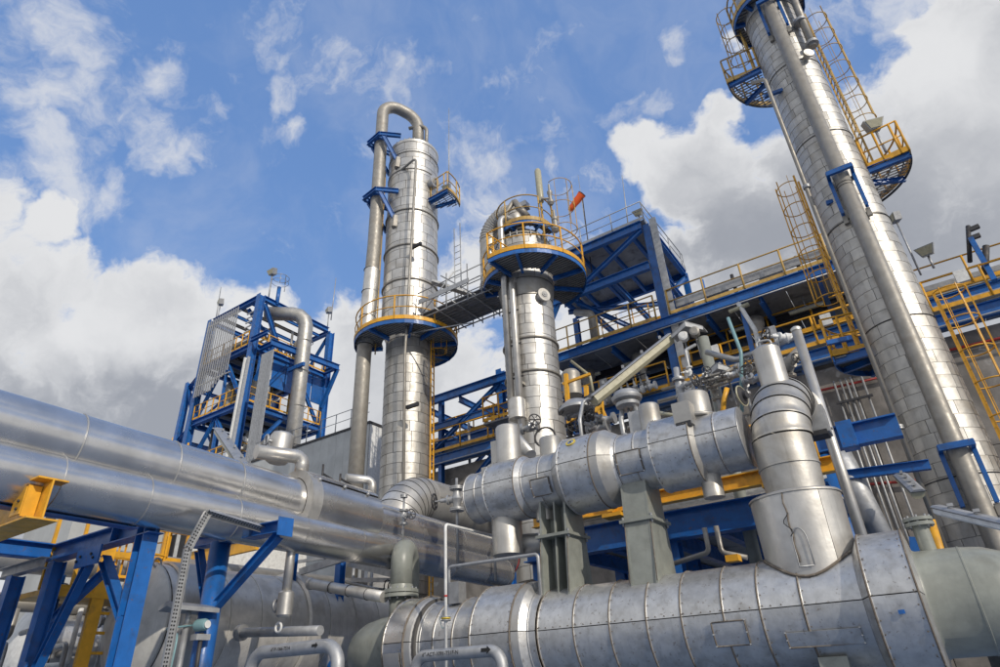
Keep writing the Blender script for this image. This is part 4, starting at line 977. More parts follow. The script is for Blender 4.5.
# pedestals (belong to the lower drum's top)
def pedestal(t, x0, x1, open_web, nm):
    """box or open pedestal standing on the lower drum, carrying the upper one"""
    zt, zm, zb = UZ - .33, 3.62, LZ + .25
    w0, w1, w2 = .27, .31, .42           # half-depth in y at top, plate, bottom
    p = thing('pedestal', nm, 'pedestal', ((x0 + x1) / 2, VY, zb))
    def wall(x, th, m='grey_green_paint', name='side_plate', s=1.0, zlo=None):
        mb = MB(); zl = zb if zlo is None else zlo
        vs = [(xx_, VY + sg * w_ * s, z) for xx_ in (x, x + th) for sg, w_, z in ((-1, w2, zl), (1, w2, zl), (1, w1, zm), (1, w0, zt), (-1, w0, zt), (-1, w1, zm))]
        mb.add(vs, [(0, 1, 2, 3, 4, 5)[::-1], (6, 7, 8, 9, 10, 11)] + [(i, (i + 1) % 6, 6 + (i + 1) % 6, 6 + i) for i in range(6)])
        mb.build(name, m, p)
    wall(x0, .035); wall(x1 - .035, .035)
    if open_web:
        MB().box((x0 + .037, VY - .02, zb), (x1 - .037, VY + .02, zt)).build('web_plate', 'grey_green_paint', p)
        wall((x0 + x1) / 2 - .01, .025, s=.8, name='rib_plate')
    else:
        mb = MB()
        for sg in (-1,):
            vs = [(xx_, VY + sg * w_ * .985, z) for xx_ in (x0 + .03, x1 - .03) for w_, z in ((w2, zb), (w1, zm), (w0, zt))]
            mb.add(vs, [(0, 3, 4, 1), (1, 4, 5, 2)])
        mb.build('face_plate', 'grey_green_paint', p)
        MB().box((x0 + .037, VY + .1, zb), (x1 - .037, VY + .14, zt)).build('web_plate', 'grey_green_paint', p)
    MB().box((x0 - .06, VY - w1 - .05, zm - .02), (x1 + .06, VY + w1 + .05, zm + .025)).build('bearing_plate', 'grey_green_paint', p)
    for xx_ in (x0 + .0, x1 - .0):
        MB().tube([(xx_, VY - w2 * .99, zb + .3), (xx_, VY - w1, zm - .02)], .007, 5).build('weld_bead', 'seam_sealant', p)
    for sx in (x0 - .02, x1 + .02):
        for sy in (-.3, .3):
            MB().lathe((sx, VY + sy, zm - .06), (0, 0, 1), [(0, .02), (.13, .02)], 6).build('bolt', 'galvanised', p)
    return p
pedestal(None, -5.10, -4.62, True, 'open ribbed grey-green pedestal under the left part of the upper exchanger')
pedestal(None, -3.66, -3.26, False, 'closed box-shaped grey-green pedestal under the middle of the upper exchanger')

# ================================================================== clad vapour riser with the big elbow
t = thing('riser_pipe', 'fat clad riser with segmented elbow joining the lower exchanger at right', 'pipe', (-1.36, 9, 2.8)); ri = t
rx = -1.36
MB().lathe((rx + .03, 9, 2.60), (0, 0, 1), [(0, .50), (1.02, .50), (1.03, .33), (1.8, .33)], 30).build('inner_pipe', 'dark_seam', t)
for k in range(3):
    a0 = radians(-80 + 120 * k); MB().sheet((rx, 9, 2.60), (0, 0, 1), (0, -1, 0), a0 + .006, a0 + radians(120) - .006, [(0, .535), (.5, .545), (1.0, .56), (1.01, .56)], .012, 12).build('cladding_sheet', 'bright_cladding', t)
MB().lathe((rx, 9, 3.58), (0, 0, 1), [(0, .575), (.02, .575), (.035, .56), (.04, .36)], 48, caps=False).build('top_collar', 'bright_cladding', t)
for k in range(2):
    MB().sheet((rx + .04, 9.01, 3.62), (0, 0, 1), (0, -1, 0), -pi / 2 + .01 + pi * k, pi / 2 - .01 + pi * k, [(0, .365), (.37, .38), (.375, .395), (.39, .395), (.395, .385), (.77, .387)], .012, 16).build('cladding_sheet', 'aluminium_cladding', t)
# elbow gores: vertical to +y
ec = V((rx + .05, 9.80, 4.40)); ER = .78; ng = 6
for i in range(ng):
    a0, a1 = (pi / 2) * i / ng, (pi / 2) * (i + 1) / ng
    def sec(a, rr):
        c = ec + V((.10 * sin(a), -ER * cos(a), ER * sin(a) * .95)); e = V((0, -cos(a), sin(a)))
        return [c + (V((1, 0, 0)) * cos(b) + e * sin(b)) * rr for b in [2 * pi * j / 36 for j in range(36)]]
    g_ = .012
    L = [sec(a0 + g_, .400), sec(a0 + g_ + .03, .400), sec(a0 + g_ + .04, .388), sec((a0 + a1) / 2, .392), sec(a1 - g_ * .2, .386)]
    mb = MB(); mb.add([p for s_ in L for p in s_], [(m_ * 36 + j, m_ * 36 + (j + 1) % 36, (m_ + 1) * 36 + (j + 1) % 36, (m_ + 1) * 36 + j) for m_ in range(4) for j in range(36)], True)
    mb.build('elbow_segment', 'aluminium_cladding', t)
MB().lathe((rx + .15, 9.80, 4.40 + .78 * .95), (0, 1, 0), [(0, .39), (.35, .39), (.37, .43), (.42, .43), (.43, .36), (.44, .05)], 36).build('end_section', 'aluminium_cladding', t)
q = at(814, 420, y=9.9); MB().prism(q, q + V((0, .35, 0)), [(-.16, -.2), (.16, -.2), (.16, .22), (-.16, .22)]).build('cover_box', 'galvanised', t)
MB().box(q + V((-.13, -.03, -.24)), q + V((.13, .28, -.17))).build('box_base', 'dark_steel', t)
nq = V((at(770, 365, y=9.25).x, 9.25, 5.2))
MB().lathe(nq, (0, 0, 1), [(0, .20), (.66, .20), (.70, .16), (.705, .02)], 28).build('top_nozzle', 'bright_cladding', t)
hd = MB().tube(fillet([nq + V((-.10, -.05, .68)), nq + V((-.10, -.05, .82)), nq + V((.10, .0, .82)), nq + V((.10, 0, .68))], .05), .018, 6).build('lifting_handle', 'galvanised', t)
# dirty welded seam with clip on the sleeve front
MB().tube([V((rx - .05 + .01 * sin(i * 1.7), 9 - .552 - .008, 2.75 + i * .07)) for i in range(13)], .009, 5).build('sealant_line', 'seam_sealant', t)
lp = [V((rx + .02 + .085 * cos(a), 8.43, 2.98 + .16 * sin(a))) for a in [radians(v) for v in range(0, 181, 20)]]
MB().tube([V((rx + .105, 8.44, 2.70))] + lp + [V((rx - .065, 8.44, 2.70)), V((rx + .105, 8.44, 2.70))], .008, 5).build('clip_loop', 'galvanised', t)
MB().tube([V((rx - .07 + .04 * sin(i * 1.1), 8.425, 3.05 + .04 * i)) for i in range(8)], .006, 5).build('tie_wire', 'black_rubber', t)
seam = [V((rx + .553 * sin(a), 9 - .553 * cos(a), LZ + sqrt(max(.66 ** 2 - (.553 * cos(a)) ** 2, 0)) + .01)) for a in [radians(v) for v in range(-100, 101, 10)]]
MB().tube(seam, .016, 6).build('joint_bead', 'seam_sealant', t)

# ================================================================== leaning slim pole & duct right of riser
p0, p1 = at(798, 336, y=11), at(860, 532, y=11)
t = thing('slim_pipe', 'slim upright silver pipe standing right of the clad riser', 'pipe', p1)
MB().tube([(p0.x, 11, p0.z + .1), (p1.x, 11, p1.z - 1.5)], .082, 16).build('pipe_body', 'bright_cladding', t)
MB().lathe((p0.x, 11, p0.z + .1), (0, 0, 1), [(0, .09), (.05, .09), (.08, .05)], 16).build('end_cap', 'bright_cladding', t)
MB().lathe((-.895, 11, at(825, 432, y=11).z), (0, 0, 1), [(0, .095), (.04, .095)], 16).build('strap', 'dark_steel', t)
p0, p1 = at(852, 470, y=13.4), at(888, 540, y=12.6)
t = thing('reducer_duct', 'dull grey tapering duct slanting down behind the slim pipe', 'duct', p1)
MB().tube([at(834, 450, y=16.2), at(842, 468, y=16.0), at(888, 545, y=15.4)], [.32, .34, .18], 24).build('duct_body', 'galvanised', t)
tag(MB().hbeam((-1.7, 14, 5.68), (.12, 14, 5.68), .46, .26).build('support_beam', 'blue_paint'), 'short thick blue beam between the riser and the tallest column', 'beam')
tag(MB().hbeam((-1.2, 15.6, 5.3), (.4, 15.6, 5.2), .2, .16).build('support_beam', 'blue_paint'), 'thin blue beam behind the short thick blue beam', 'beam')
tag(MB().tube([(-1.35, 14.1, 5.4), (-1.35, 14.1, 0)], .2, 16).build('support_post', 'blue_paint'), 'round blue post right behind the clad riser', 'post')
tag(MB().box((-.95, 13.8, 5.42), (-.66, 14.2, 5.96)).build('junction_plate', 'blue_paint'), 'blue gusset box in the middle of the short blue beam', 'plate')

# ================================================================== tube lights
def strip_light(label, p0, p1, r=.11, drop=None, closed='cream_plastic'):
    """weatherproof fluorescent luminaire with grey back and cream lens"""
    p0, p1 = V(p0), V(p1); t = thing('strip_light', label, 'light fitting', (p0 + p1) / 2)
    d = (p1 - p0).normalized(); L = (p1 - p0).length
    MB().prism(p0, p1, [(-r, r * .1), (-r * .92, -r * .75), (-r * .4, -r * 1.15), (r * .4, -r * 1.15), (r * .92, -r * .75), (r, r * .1)]).build('lens', closed, t)
    MB().prism(p0 - d * .02, p1 + d * .02, [(-r * 1.12, r * .12), (r * 1.12, r * .12), (r * 1.05, r * .25), (r * .6, r * .5), (-r * .6, r * .5), (-r * 1.05, r * .25)]).build('housing', 'galvanised', t)
    MB().prism(p0 - d * .022, p1 + d * .022, [(-r * 1.18, r * .06), (r * 1.18, r * .06), (r * 1.18, r * .14), (-r * 1.18, r * .14)]).build('gasket', 'black_rubber', t)
    for f in (.15, .4, .65, .9):
        q = p0.lerp(p1, f); MB().bar(q + V((0, 0, r * .8)), q + V((0, 0, r * 1.3)), .05).build('clip', 'galvanised', t)
    if drop is not None: MB().tube([(p0 + p1) / 2 + V((0, 0, r)), V(drop)], .03, 6).build('bracket_arm', 'galvanised', t)
    return t
strip_light('long cream strip light slanting up in front of the rack, centre', at(592, 399, y=11.2), at(668, 338, y=12.6), .15)
a, b = at(594, 398, y=11.2), at(580, 420, y=10.6)
pipe('curved grey conduit arm holding the long cream strip light', [a, a + V((-.25, 0, .02)), V((b.x - .1, 10.8, b.z + .1)), V((b.x - .1, 10.8, b.z - 1))], .04, 'galvanised', .25, 8, cat='conduit')
strip_light('cream strip light hanging above the big pipes, left', at(219, 430, y=9.5), at(244, 466, y=8.2), .13)
strip_light('small cream strip light between conduits and the tallest column', at(901, 476, y=15.0), at(918, 492, y=14.4), .12)
strip_light('grey strip light entering from the right edge', at(938, 508, y=7.4), at(1060, 536, y=6.2), .055, closed='white_paint')

# ================================================================== the two big insulated lines, left foreground
def clad_run(t, p0, p1, r, cuts, m, per=2, ref=(.6, 0, .8), lip=.006, n=16):
    """sheets round a straight run; cuts = distances along it where a sheet ends"""
    p0, p1 = V(p0), V(p1); d = (p1 - p0).normalized()
    for a, b in zip(cuts[:-1], cuts[1:]):
        for k in range(per):
            g = .004 / r
            MB().sheet(p0 + d * a, d, ref, 2 * pi * k / per + g, 2 * pi * (k + 1) / per - g, [(0, r + lip), (.03, r + lip), (.034, r), (b - a - .003, r)], .01, n).build('cladding_sheet', m, t)
ux, uz = -9.12, 4.62  # pipes, frames, yellow beam, trays, transmitter: coordinates scaled about the camera, baked in
t = thing('insulated_pipe', 'upper of the two big silver pipes crossing from the left edge, with a thick sleeve', 'pipe', (ux, 5, uz)); bp = t
P0, P1 = V((ux - .05, -4, 4.94)), V((ux, 13.8, 4.36))
dU = (P1 - P0).normalized()
def ay(y): return (y - P0.y) / dU.y
MB().tube([P0, P1 - dU * .1], .43, 32).build('core', 'dark_seam', t)
cu = [ay(y) for y in (-4, -2.4, -.8, .85, 2.1, 3.36, 4.68, 5.76, 7.0)]
clad_run(t, P0, P1, .445, cu, 'pipe_cladding', 1, (-.5, 0, -.8), n=36)
cu = [ay(y) for y in (8.72, 10.1, 11.5, 12.8, 13.75)]
clad_run(t, P0, P1, .445, cu, 'pipe_cladding', 1, (-.5, 0, -.8), n=36)
for y in (3.36, 4.68, 5.76): MB().ring(P0 + dU * ay(y), .449, .010, dU, 40, 6).build('band', 'galvanised', t)
sl_ = MB().sheet(P0 + dU * ay(7.02), dU, (1, 0, 0), radians(-38), radians(200), [(0, .59), (ay(8.72) - ay(7.02), .59)], .02, 30).build('sleeve', 'pipe_cladding', t)
MB().sheet(P0 + dU * ay(7.08), dU, (1, 0, 0), radians(200), radians(318), [(0, .605), (ay(8.69) - ay(7.08), .605)], .02, 16).build('sleeve', 'pipe_cladding', t)
MB().lathe(P0 + dU * (ay(6.99)), dU, [(0, .455), (.02, .595), (.24, .60), (.242, .593)], 44, caps=False).build('sleeve_collar', 'bright_cladding', t)
MB().lathe(P0 + dU * (ay(8.70)), dU, [(0, .59), (.02, .455)], 44, caps=False).build('sleeve_collar', 'bright_cladding', t)
for f in (.08, .45, .82):
    a = radians(-38 + 0); e = V((cos(a), 0, -sin(a)))
    q = P0 + dU * (ay(7.08) + f * 1.6) + V((cos(radians(38)) * .60, 0, sin(radians(38)) * .60))
    MB().lathe(q, (.75, 0, .6), [(0, .035), (.03, .035), (.05, .02)], 10).build('toggle_clip', 'galvanised', t)
MB().ring(P1 - dU * .12, .448, .013, dU, 36, 6).build('red_band', 'red_paint', t)
MB().lathe(P1 - dU * .11, dU, [(0, .445), (.10, .41), (.3, .25), (.31, .05)], 36).build('end_cone', 'pipe_cladding', t)
lx, lz = -8.92, 3.985
t = thing('insulated_pipe', 'lower of the two big silver pipes, running under the first', 'pipe', (lx, 5, lz)); lp_ = t
P0, P1 = V((lx + .05, -4, 4.25)), V((lx, 13.3, 3.95)); dU = (P1 - P0).normalized()
MB().tube([P0, P1 - dU * .1], .325, 32).build('core', 'dark_seam', t)
clad_run(t, P0, P1, .34, [ay(y) for y in (-4, -2, -.2, 1.9, 3.2, 4.3, 5.7, 7.0, 8.3, 9.7, 11.1, 12.3, 13.2)], 'pipe_cladding', 1, (-.5, 0, -.8), n=36)
for y in (3.2, 4.3, 5.7): MB().ring(P0 + dU * ay(y), .343, .007, dU, 40, 6).build('band', 'galvanised', t)
MB().lathe(P1 - dU * .12, dU, [(0, .345), (.13, .33), (.22, .20), (.225, .03)], 36).build('end_cap', 'pipe_cladding', t)
# branch on top of the upper line
q = V((ux, 7.15, 5.15))
t = thing('branch_pipe', 'clad branch with round elbow rising from the upper big pipe', 'pipe', q)
MB().tube(fillet([q, q + V((0, 0, .30)), q + V((-.2, -.85, .24))], .16, 6), .125, 18).build('pipe_body', 'bright_cladding', t)
MB().ring(q + V((0, 0, .14)), .118, .01, n=18).build('band', 'galvanised', t)
q2 = at(283, 450, x=-9.5)
t = thing('drum_box', 'small silver insulated valve jacket above the upper big pipe', 'valve jacket', q2)
MB().lathe(q2 + V((0, -.1, -.25)), (0, .1, 1), [(0, .2), (.04, .22), (.5, .22), (.54, .2)], 8).build('jacket', 'bright_cladding', t)
MB().ring(q2 + V((.0, -.38, .1)), .09, .022, (.3, 1, 0), 14).build('wheel', 'galvanised', t); MB().tube([q2 + V((0, -.36, .1)), q2 + V((0, -.1, .1))], .03, 6).build('stem', 'galvanised', t)
q = V((ux, 8.95, 5.05)); pipe('short clad stub bending off the upper big pipe behind the sleeve', [q, q + V((0, 0, .34)), q + V((-.25, -.5, .34))], .085, 'bright_cladding', .12, 14)
for dy, l in ((.0, 'nearer'), (.45, 'farther')):
    q = V((ux - .25, 7.85 + dy, 5.15)); tag(MB().tube([q, q + V((0, 0, .38 - dy * .2))], .02, 6).bar(q + V((0, 0, .2)), q + V((.0, .3, .12)), .03).build('thermowell', 'dark_steel'), l + ' thin dark gauge stem behind the sleeve of the upper big pipe', 'gauge')

# ================================================================== big elbow line behind
ex_, ez = -12.3, 6.5
t = thing('elbow_pipe', 'wide silver segmented elbow curving behind the two big pipes', 'pipe', (ex_, 13, 5)); eb = t
er = .66; bc = V((ex_, 14.2, ez - 1.2)); BR = 1.2
MB().tube(fillet([(ex_ , 13.0, 0), (ex_, 13.0, ez), (ex_, 19.6, ez)], BR, 10), er - .02, 32).build('core', 'dark_seam', t)
nseg = 9
for i in range(nseg):
    a0, a1 = pi / 2 * i / nseg, pi / 2 * (i + 1) / nseg
    rows = []
    for a, rr in ((a0 + .01, er + .012), (a0 + .035, er + .012), (a0 + .04, er), (a1, er)):
        c = bc + V((0, -BR * cos(a), BR * sin(a))); e = V((0, -cos(a), sin(a)))
        rows.append([c + (V((1, 0, 0)) * cos(2 * pi * j / 36) + e * sin(2 * pi * j / 36)) * rr for j in range(36)])
    mb = MB()
    for m_ in range(3): mb.add(rows[m_] + rows[m_ + 1], [(j, (j + 1) % 36, 36 + (j + 1) % 36, 36 + j) for j in range(36)], True)
    mb.build('elbow_segment', 'bright_cladding', t)
clad_run(t, (ex_, 14.2, ez), (ex_, 19.6, ez), er, [0, .9, 1.9, 3.0, 4.2, 5.4], 'bright_cladding', 2, (1, 0, 0))
clad_run(t, (ex_, 13.0, 0), (ex_, 13.0, ez - BR), er, [0, 1.2, 2.4, 3.6, ez - BR], 'bright_cladding', 2, (1, 0, 0))

# ================================================================== blue support frames
def frame_piece(t, p0, p1, h, b, name='beam', up=None, m='blue_paint'): return MB().hbeam(p0, p1, h, b, up).build(name, m, t)
t = thing('pipe_support', 'near blue H-beam frame carrying the big pipes at the left edge', 'steel frame', (-10.434, 4.662, 0.000)); f1 = t  # frame coordinates multiplied out after scaling the group about the camera
frame_piece(t, (-9.158, 4.662, 0), (-9.158, 4.662, 3.86), .21, .22, 'column', (1, 0, 0))
frame_piece(t, (-11.766, 4.662, 0.000), (-11.766, 4.662, 3.698), .20, .20, 'column', (0, 1, 0))
frame_piece(t, (-12.099, 4.662, 3.842), (-8.936, 4.662, 3.842), .25, .22); frame_piece(t, (-11.788, 4.529, 3.831), (-11.788, -1.665, 3.831), .24, .2)
frame_piece(t, (-9.0, 4.4, 3.80), (-9.0, -3, 3.93), .13, .2)
frame_piece(t, (-10.678, 4.662, 3.543), (-11.600, 4.662, 1.922), .12, .12, 'brace'); frame_piece(t, (-10.234, 4.662, 3.543), (-9.280, 4.662, 2.643), .13, .13, 'brace')
gp_ = MB().box((-10.789, 4.507, 3.454), (-10.101, 4.534, 3.720)).build('gusset_plate', 'blue_paint', t)
for dx in (.05, .14, .46, .54): MB().lathe((-10.79 + dx, 4.505, 3.55 + (.06 if dx in (.14, .46) else 0)), (0, -1, 0), [(0, .022), (.02, .018)], 6).build('bolt', 'dark_steel', gp_)
gp_ = MB().box((-11.655, 4.495, 1.756), (-11.433, 4.523, 2.255)).build('gusset_plate', 'blue_paint', t)
MB().box((-9.990, 4.551, 3.731), (-9.973, 4.773, 3.964)).build('stiffener', 'blue_paint', t)
t = thing('pipe_support', 'blue frame with a round post and two knee braces under the big pipes', 'steel frame', (-9.435, 5.994, 0.000)); f2 = t
MB().tube([(-9.435, 5.994, 0.000), (-9.435, 5.994, 3.831)], .155, 24).build('column', 'blue_paint', t)
frame_piece(t, (-10.157, 5.994, 3.920), (-7.881, 5.994, 3.831), .17, .24)
frame_piece(t, (-10.012, 5.994, 3.787), (-9.546, 5.994, 2.921), .10, .12, 'brace'); frame_piece(t, (-7.992, 5.994, 3.731), (-9.324, 5.994, 2.865), .12, .12, 'brace')
MB().box((-7.881, 5.861, 3.698), (-7.859, 6.127, 3.964)).build('end_plate', 'blue_paint', t)
t = thing('pipe_support', 'farther blue column with grey cross beam at the lower left edge', 'steel frame', at(12, 640, x=-12.2))
q = at(12, 590, x=-12.2); frame_piece(t, (q.x, q.y, 0), (q.x, q.y, q.z + .2), .20, .20, 'column', (0, 1, 0)); frame_piece(t, (q.x - .6, q.y, q.z + .3), (q.x + .9, q.y, q.z + .3), .16, .14, m='galvanised')
q = at(50, 600, x=-12.4)
t = thing('support_post', 'light blue post with diagonal brace between the left drums', 'post', (q.x, q.y, 0))
frame_piece(t, (q.x, q.y, 0), (q.x, q.y, 3.6), .2, .2, 'column', (0, 1, 0)); frame_piece(t, (q.x + .1, q.y, 2.8), (q.x + 1.0, q.y + .4, 3.7), .12, .1, 'brace')
# yellow support beam
t = thing('yellow_beam', 'big yellow steel I-beam with bolted end bracket jutting in at the left edge', 'beam', (-9, 2.7, 3.6))
ya, yb_ = V((-8.35, 3.02, 3.79)), V((-13.5, 3.02, 3.79))
MB().hbeam(ya, yb_, .48, .33, t=.02).build('beam_body', 'yellow_paint', t)
MB().box((-8.80, 2.84, 3.62), (-8.55, 2.855, 3.94)).build('bracket_plate', 'yellow_paint', t)
MB().box((-8.57, 2.858, 3.60), (-8.55, 3.0, 3.96)).build('bracket_plate', 'yellow_paint', t)
for dz in (.07, .16): MB().lathe((-8.64, 2.84, 3.62 + dz), (0, -1, 0), [(0, .018), (.02, .015)], 6).build('bolt', 'dark_steel', t)

# ================================================================== left drums
def drum(label, x, y0, y1, z, r, cuts, cat='drum', dish=.35, m='weathered_cladding', hm='white_paint'):
    t = thing('drum_vessel', label, cat, (x, (y0 + y1) / 2, z))
    MB().lathe((x, y0, z), (0, -1, 0), [(0, r + .01), (.05, r * .985), (dish * .35, r * .86), (dish * .7, r * .6), (dish * .93, r * .3), (dish, .02)], 40).build('end_head', hm, t)
    MB().lathe((x, y0 + .005, z), (0, 1, 0), [(0, r - .02), (y1 - y0, r - .02)], 40).build('shell', 'dark_seam', t)
    clad_run(t, (x, y0 + .02, z), (x, y1, z), r, cuts, m, 3, (.5, 0, -.85), lip=.012, n=12)
    return t
dr = drum('big clad drum with a pale domed end behind the blue support frames, lower left', -11.6, 6.05, 12.5, 2.82, .98, [0, .5, 1.1, 1.75, 2.4, 3.1, 3.4, 4.1, 4.8, 5.6, 6.4], hm='grey_head', m='pale_cladding')
MB().lathe((-11.6, 6.25, 2.82), (0, 1, 0), [(0, .99), (.02, 1.03), (.55, 1.03), (.57, .99)], 44, caps=False).build('girth_band', 'bright_cladding', dr)
MB().lathe((-11.6, 8.9, 2.82), (0, 1, 0), [(0, .99), (.02, 1.06), (.35, 1.06), (.40, .99)], 44, caps=False).build('girth_band', 'pale_cladding', dr)
MB().ring((-11.25, 6.0, 3.76), .07, .02, (1, 0, 0), 14).build('lifting_eye', 'galvanised', dr)
for x, yy_ in ((-11.6, 7.4), (-11.6, 10.9)): MB().box((x - .6, yy_, 0), (x + .6, yy_ + .25, 1.95)).build('saddle', 'grey_green_paint', dr)
d2 = drum('farther dark-banded clad drum low at the left edge', -15.3, 6.0, 13, 2.6, .95, [0, .35, .7, 1.1, 1.6, 2.2, 3.0, 4, 5, 6.4])
# clad pipes at far left
pipe('insulated pipe running behind the left frame at head height of the columns', [(-14.2, 1.0, 4.15), (-14.2, 14, 4.15)], .30, 'aluminium_cladding', n=20)
pipe('dark insulated pipe just below the left insulated pipe', [(-14.6, 1.0, 3.4), (-14.6, 14, 3.4)], .16, 'raw_steel', n=14)
for i, dy in enumerate((0, .35, .62, .95, 1.3)):
    q = at(8 + i * 20, 640, x=-13.0)
    tag(MB().tube(fillet([(q.x, q.y, 0), (q.x, q.y, 2.6 + .2 * (i % 3)), (q.x - .6, q.y + .1, 2.6 + .2 * (i % 3))], .12), .035 + .01 * (i % 2), 8).build('riser_pipe', 'galvanised'), ORD[i] + ' of the thin grey riser pipes at the lower left corner', 'pipe', 'thin risers at the lower left edge')
# pale equipment and block behind the yellow stair
for k, (x0, x1, y0, y1, zt, m_, l) in enumerate([(-26, -22.5, 9.0, 12, 9.2, 'grey_sheet', 'pale grey equipment house beyond the yellow stair, left'), (-24.5, -22, 12.4, 18, 8.0, 'white_paint', 'white equipment house behind the big clad drum'), (-34, -28, 3, 8, 7.2, 'grey_sheet', 'far pale shed at the left edge under the big pipes')]):
    tt = thing('equipment_house', l, 'building', ((x0 + x1) / 2, (y0 + y1) / 2, 0))
    MB().box((x0, y0, 0), (x1, y1, zt)).build('wall', m_, tt)
    MB().box((x0 - .1, y0 - .1, zt + .002), (x1 + .1, y1 + .1, zt + .2)).build('roof', 'dark_steel', tt)
    for j in range(3): MB().box((x0 + .4 + j * 1.05, y0 - .03, zt - 2.2), (x0 + 1.15 + j * 1.05, y0 + .01, zt - 1.2)).build('window', 'dark_steel', tt)
# yellow stair tower
sx = -12.0
t = thing('stair_ladder', 'bright yellow access ladder with landing rails between the left drums', 'ladder', at(85, 667, x=sx))
a, b = at(80, 667, x=sx), at(112, 515, x=sx)
for dy in (0, .5):
    MB().bar((sx, a.y + dy, 1.0), (sx, a.y + dy, b.z + .4), .08, .2, up=(0, 1, 0)).build('stringer', 'yellow_paint', t)
for k in range(12): MB().bar((sx, a.y, 1.2 + k * .3), (sx, a.y + .5, 1.2 + k * .3), .045).build('rung', 'yellow_paint', t)
for z in (3.35, 3.95, 4.5):
    MB().bar((sx, a.y - .9, z), (sx, a.y + 1.4, z), .07, .10).build('rail', 'yellow_paint', t)
for dy in (-.9, -.45, .95, 1.4): MB().bar((sx, a.y + dy, 3.3), (sx, a.y + dy, 4.6), .05).build('rail_post', 'yellow_paint', t)
MB().box((sx - .9, a.y - .9, 3.22), (sx + .05, a.y + 1.4, 3.3)).build('landing', 'yellow_paint', t)
cage_ladder(t, (sx - .3, a.y + 1.0, 1), (sx - .3, a.y + 1.0, 5.2), (.3, -1, 0), 2.4, .5, .4, 'yellow_paint', .6)
t = thing('yellow_gantry', 'yellow railed landing partly hidden behind the round blue post', 'platform', (-14.5, 9, 4.2))
MB().box((-15.5, 9.0, 4.55), (-12.8, 9.1, 4.85)).build('edge_beam', 'yellow_paint', t)
handrail(t, [(-15.5, 8.9, 4.9), (-12.8, 8.9, 4.9)], 1.0, 'yellow_paint', .8)
# perforated cable trays
def slotted(label, a, b, w_=.10, up=(1, 0, 0), cat='cable tray'):
    a, b = V(a), V(b); t = thing('cable_tray', label, cat, a); L = (b - a).length; n = int(L / .045)
    d = (b - a).normalized(); u = V(up); sd = d.cross(u).normalized()
    MB().bar(a, b, w_, .012, up=up).build('tray_base', 'galvanised', t)
    sf = MB()
    for s_ in (-1, 1): sf.bar(a + sd * s_ * w_ / 2 + u * .02, b + sd * s_ * w_ / 2 + u * .02, .006, .045, up=up)
    sf.build('tray_side', 'galvanised', t)
    h = MB()
    for k in range(n):
        c = a + d * (k + .5) * L / n
        h.bar(c - d * .011 - sd * w_ * .18 + u * .0075, c + d * .011 - sd * w_ * .18 + u * .0075, .022, .003, up=up)
        h.bar(c - d * .011 + sd * w_ * .18 + u * .0075, c + d * .011 + sd * w_ * .18 + u * .0075, .022, .003, up=up)
    h.build('slot', 'black_rubber', t, kind='stuff')
    return t
a, b, c, d_ = at(207, 513, x=-8.36), at(187, 549, x=-8.36), at(162, 680, x=-8.36), at(262, 528, x=-8.36)
slotted('slotted galvanised tray dropping vertically beside the round blue post', b, (b.x, b.y, 1.2), .10)
slotted('short slanted slotted tray joining the vertical one under the big pipes', a, b, .10)
slotted('slotted tray running along under the lower big pipe', a + V((0, 0, .02)), d_, .10, up=(.6, 0, -.8))
# transmitter with hood
q = at(183, 645, x=-9.35)
t = thing('transmitter', 'blue-white pressure transmitter on a pole under a small grey rain hood', 'instrument', (q.x, q.y, 0))
MB().tube([(q.x, q.y, 0), (q.x, q.y, 2.62)], .042, 12).build('pole', 'galvanised', t)
h = at(190, 607, x=-9.35)
MB().prism(h + V((0, -.36, .0)), h + V((0, .36, -.02)), [(-.2, -.06), (-.2, 0), (0, .06), (.2, 0), (.2, -.06), (0, 0)]).build('hood', 'galvanised', t)
MB().tube([(q.x, q.y, 2.6), h], .035, 8).build('pole', 'galvanised', t)
e = at(203, 625, x=-9.2)
MB().lathe(e + V((-.14, -.03, 0)), (1, .1, 0), [(0, .05), (.05, .085), (.2, .085), (.24, .065), (.25, .04)], 16).build('housing', 'cable_hose', t)
MB().lathe(e + V((.115, -.0, 0)), (1, .1, 0), [(0, .055), (.008, .05)], 16).build('dial', 'white_paint', t)
MB().box(e + V((-.1, -.1, -.2)), e + V((.05, .12, -.12))).build('mount', 'galvanised', t)
MB().tube([e + V((0, 0, -.1)), e + V((0, .02, -.9))], .03, 8).build('sensor_leg', 'dark_steel', t)
MB().tube(fillet([e + V((-.1, -.1, 0)), e + V((-.1, -.5, -.05)), V((b.x, b.y + .1, 2.4)), V((b.x, b.y + .05, 1.0))], .15), .014, 6).build('cable', 'cable_hose', t)

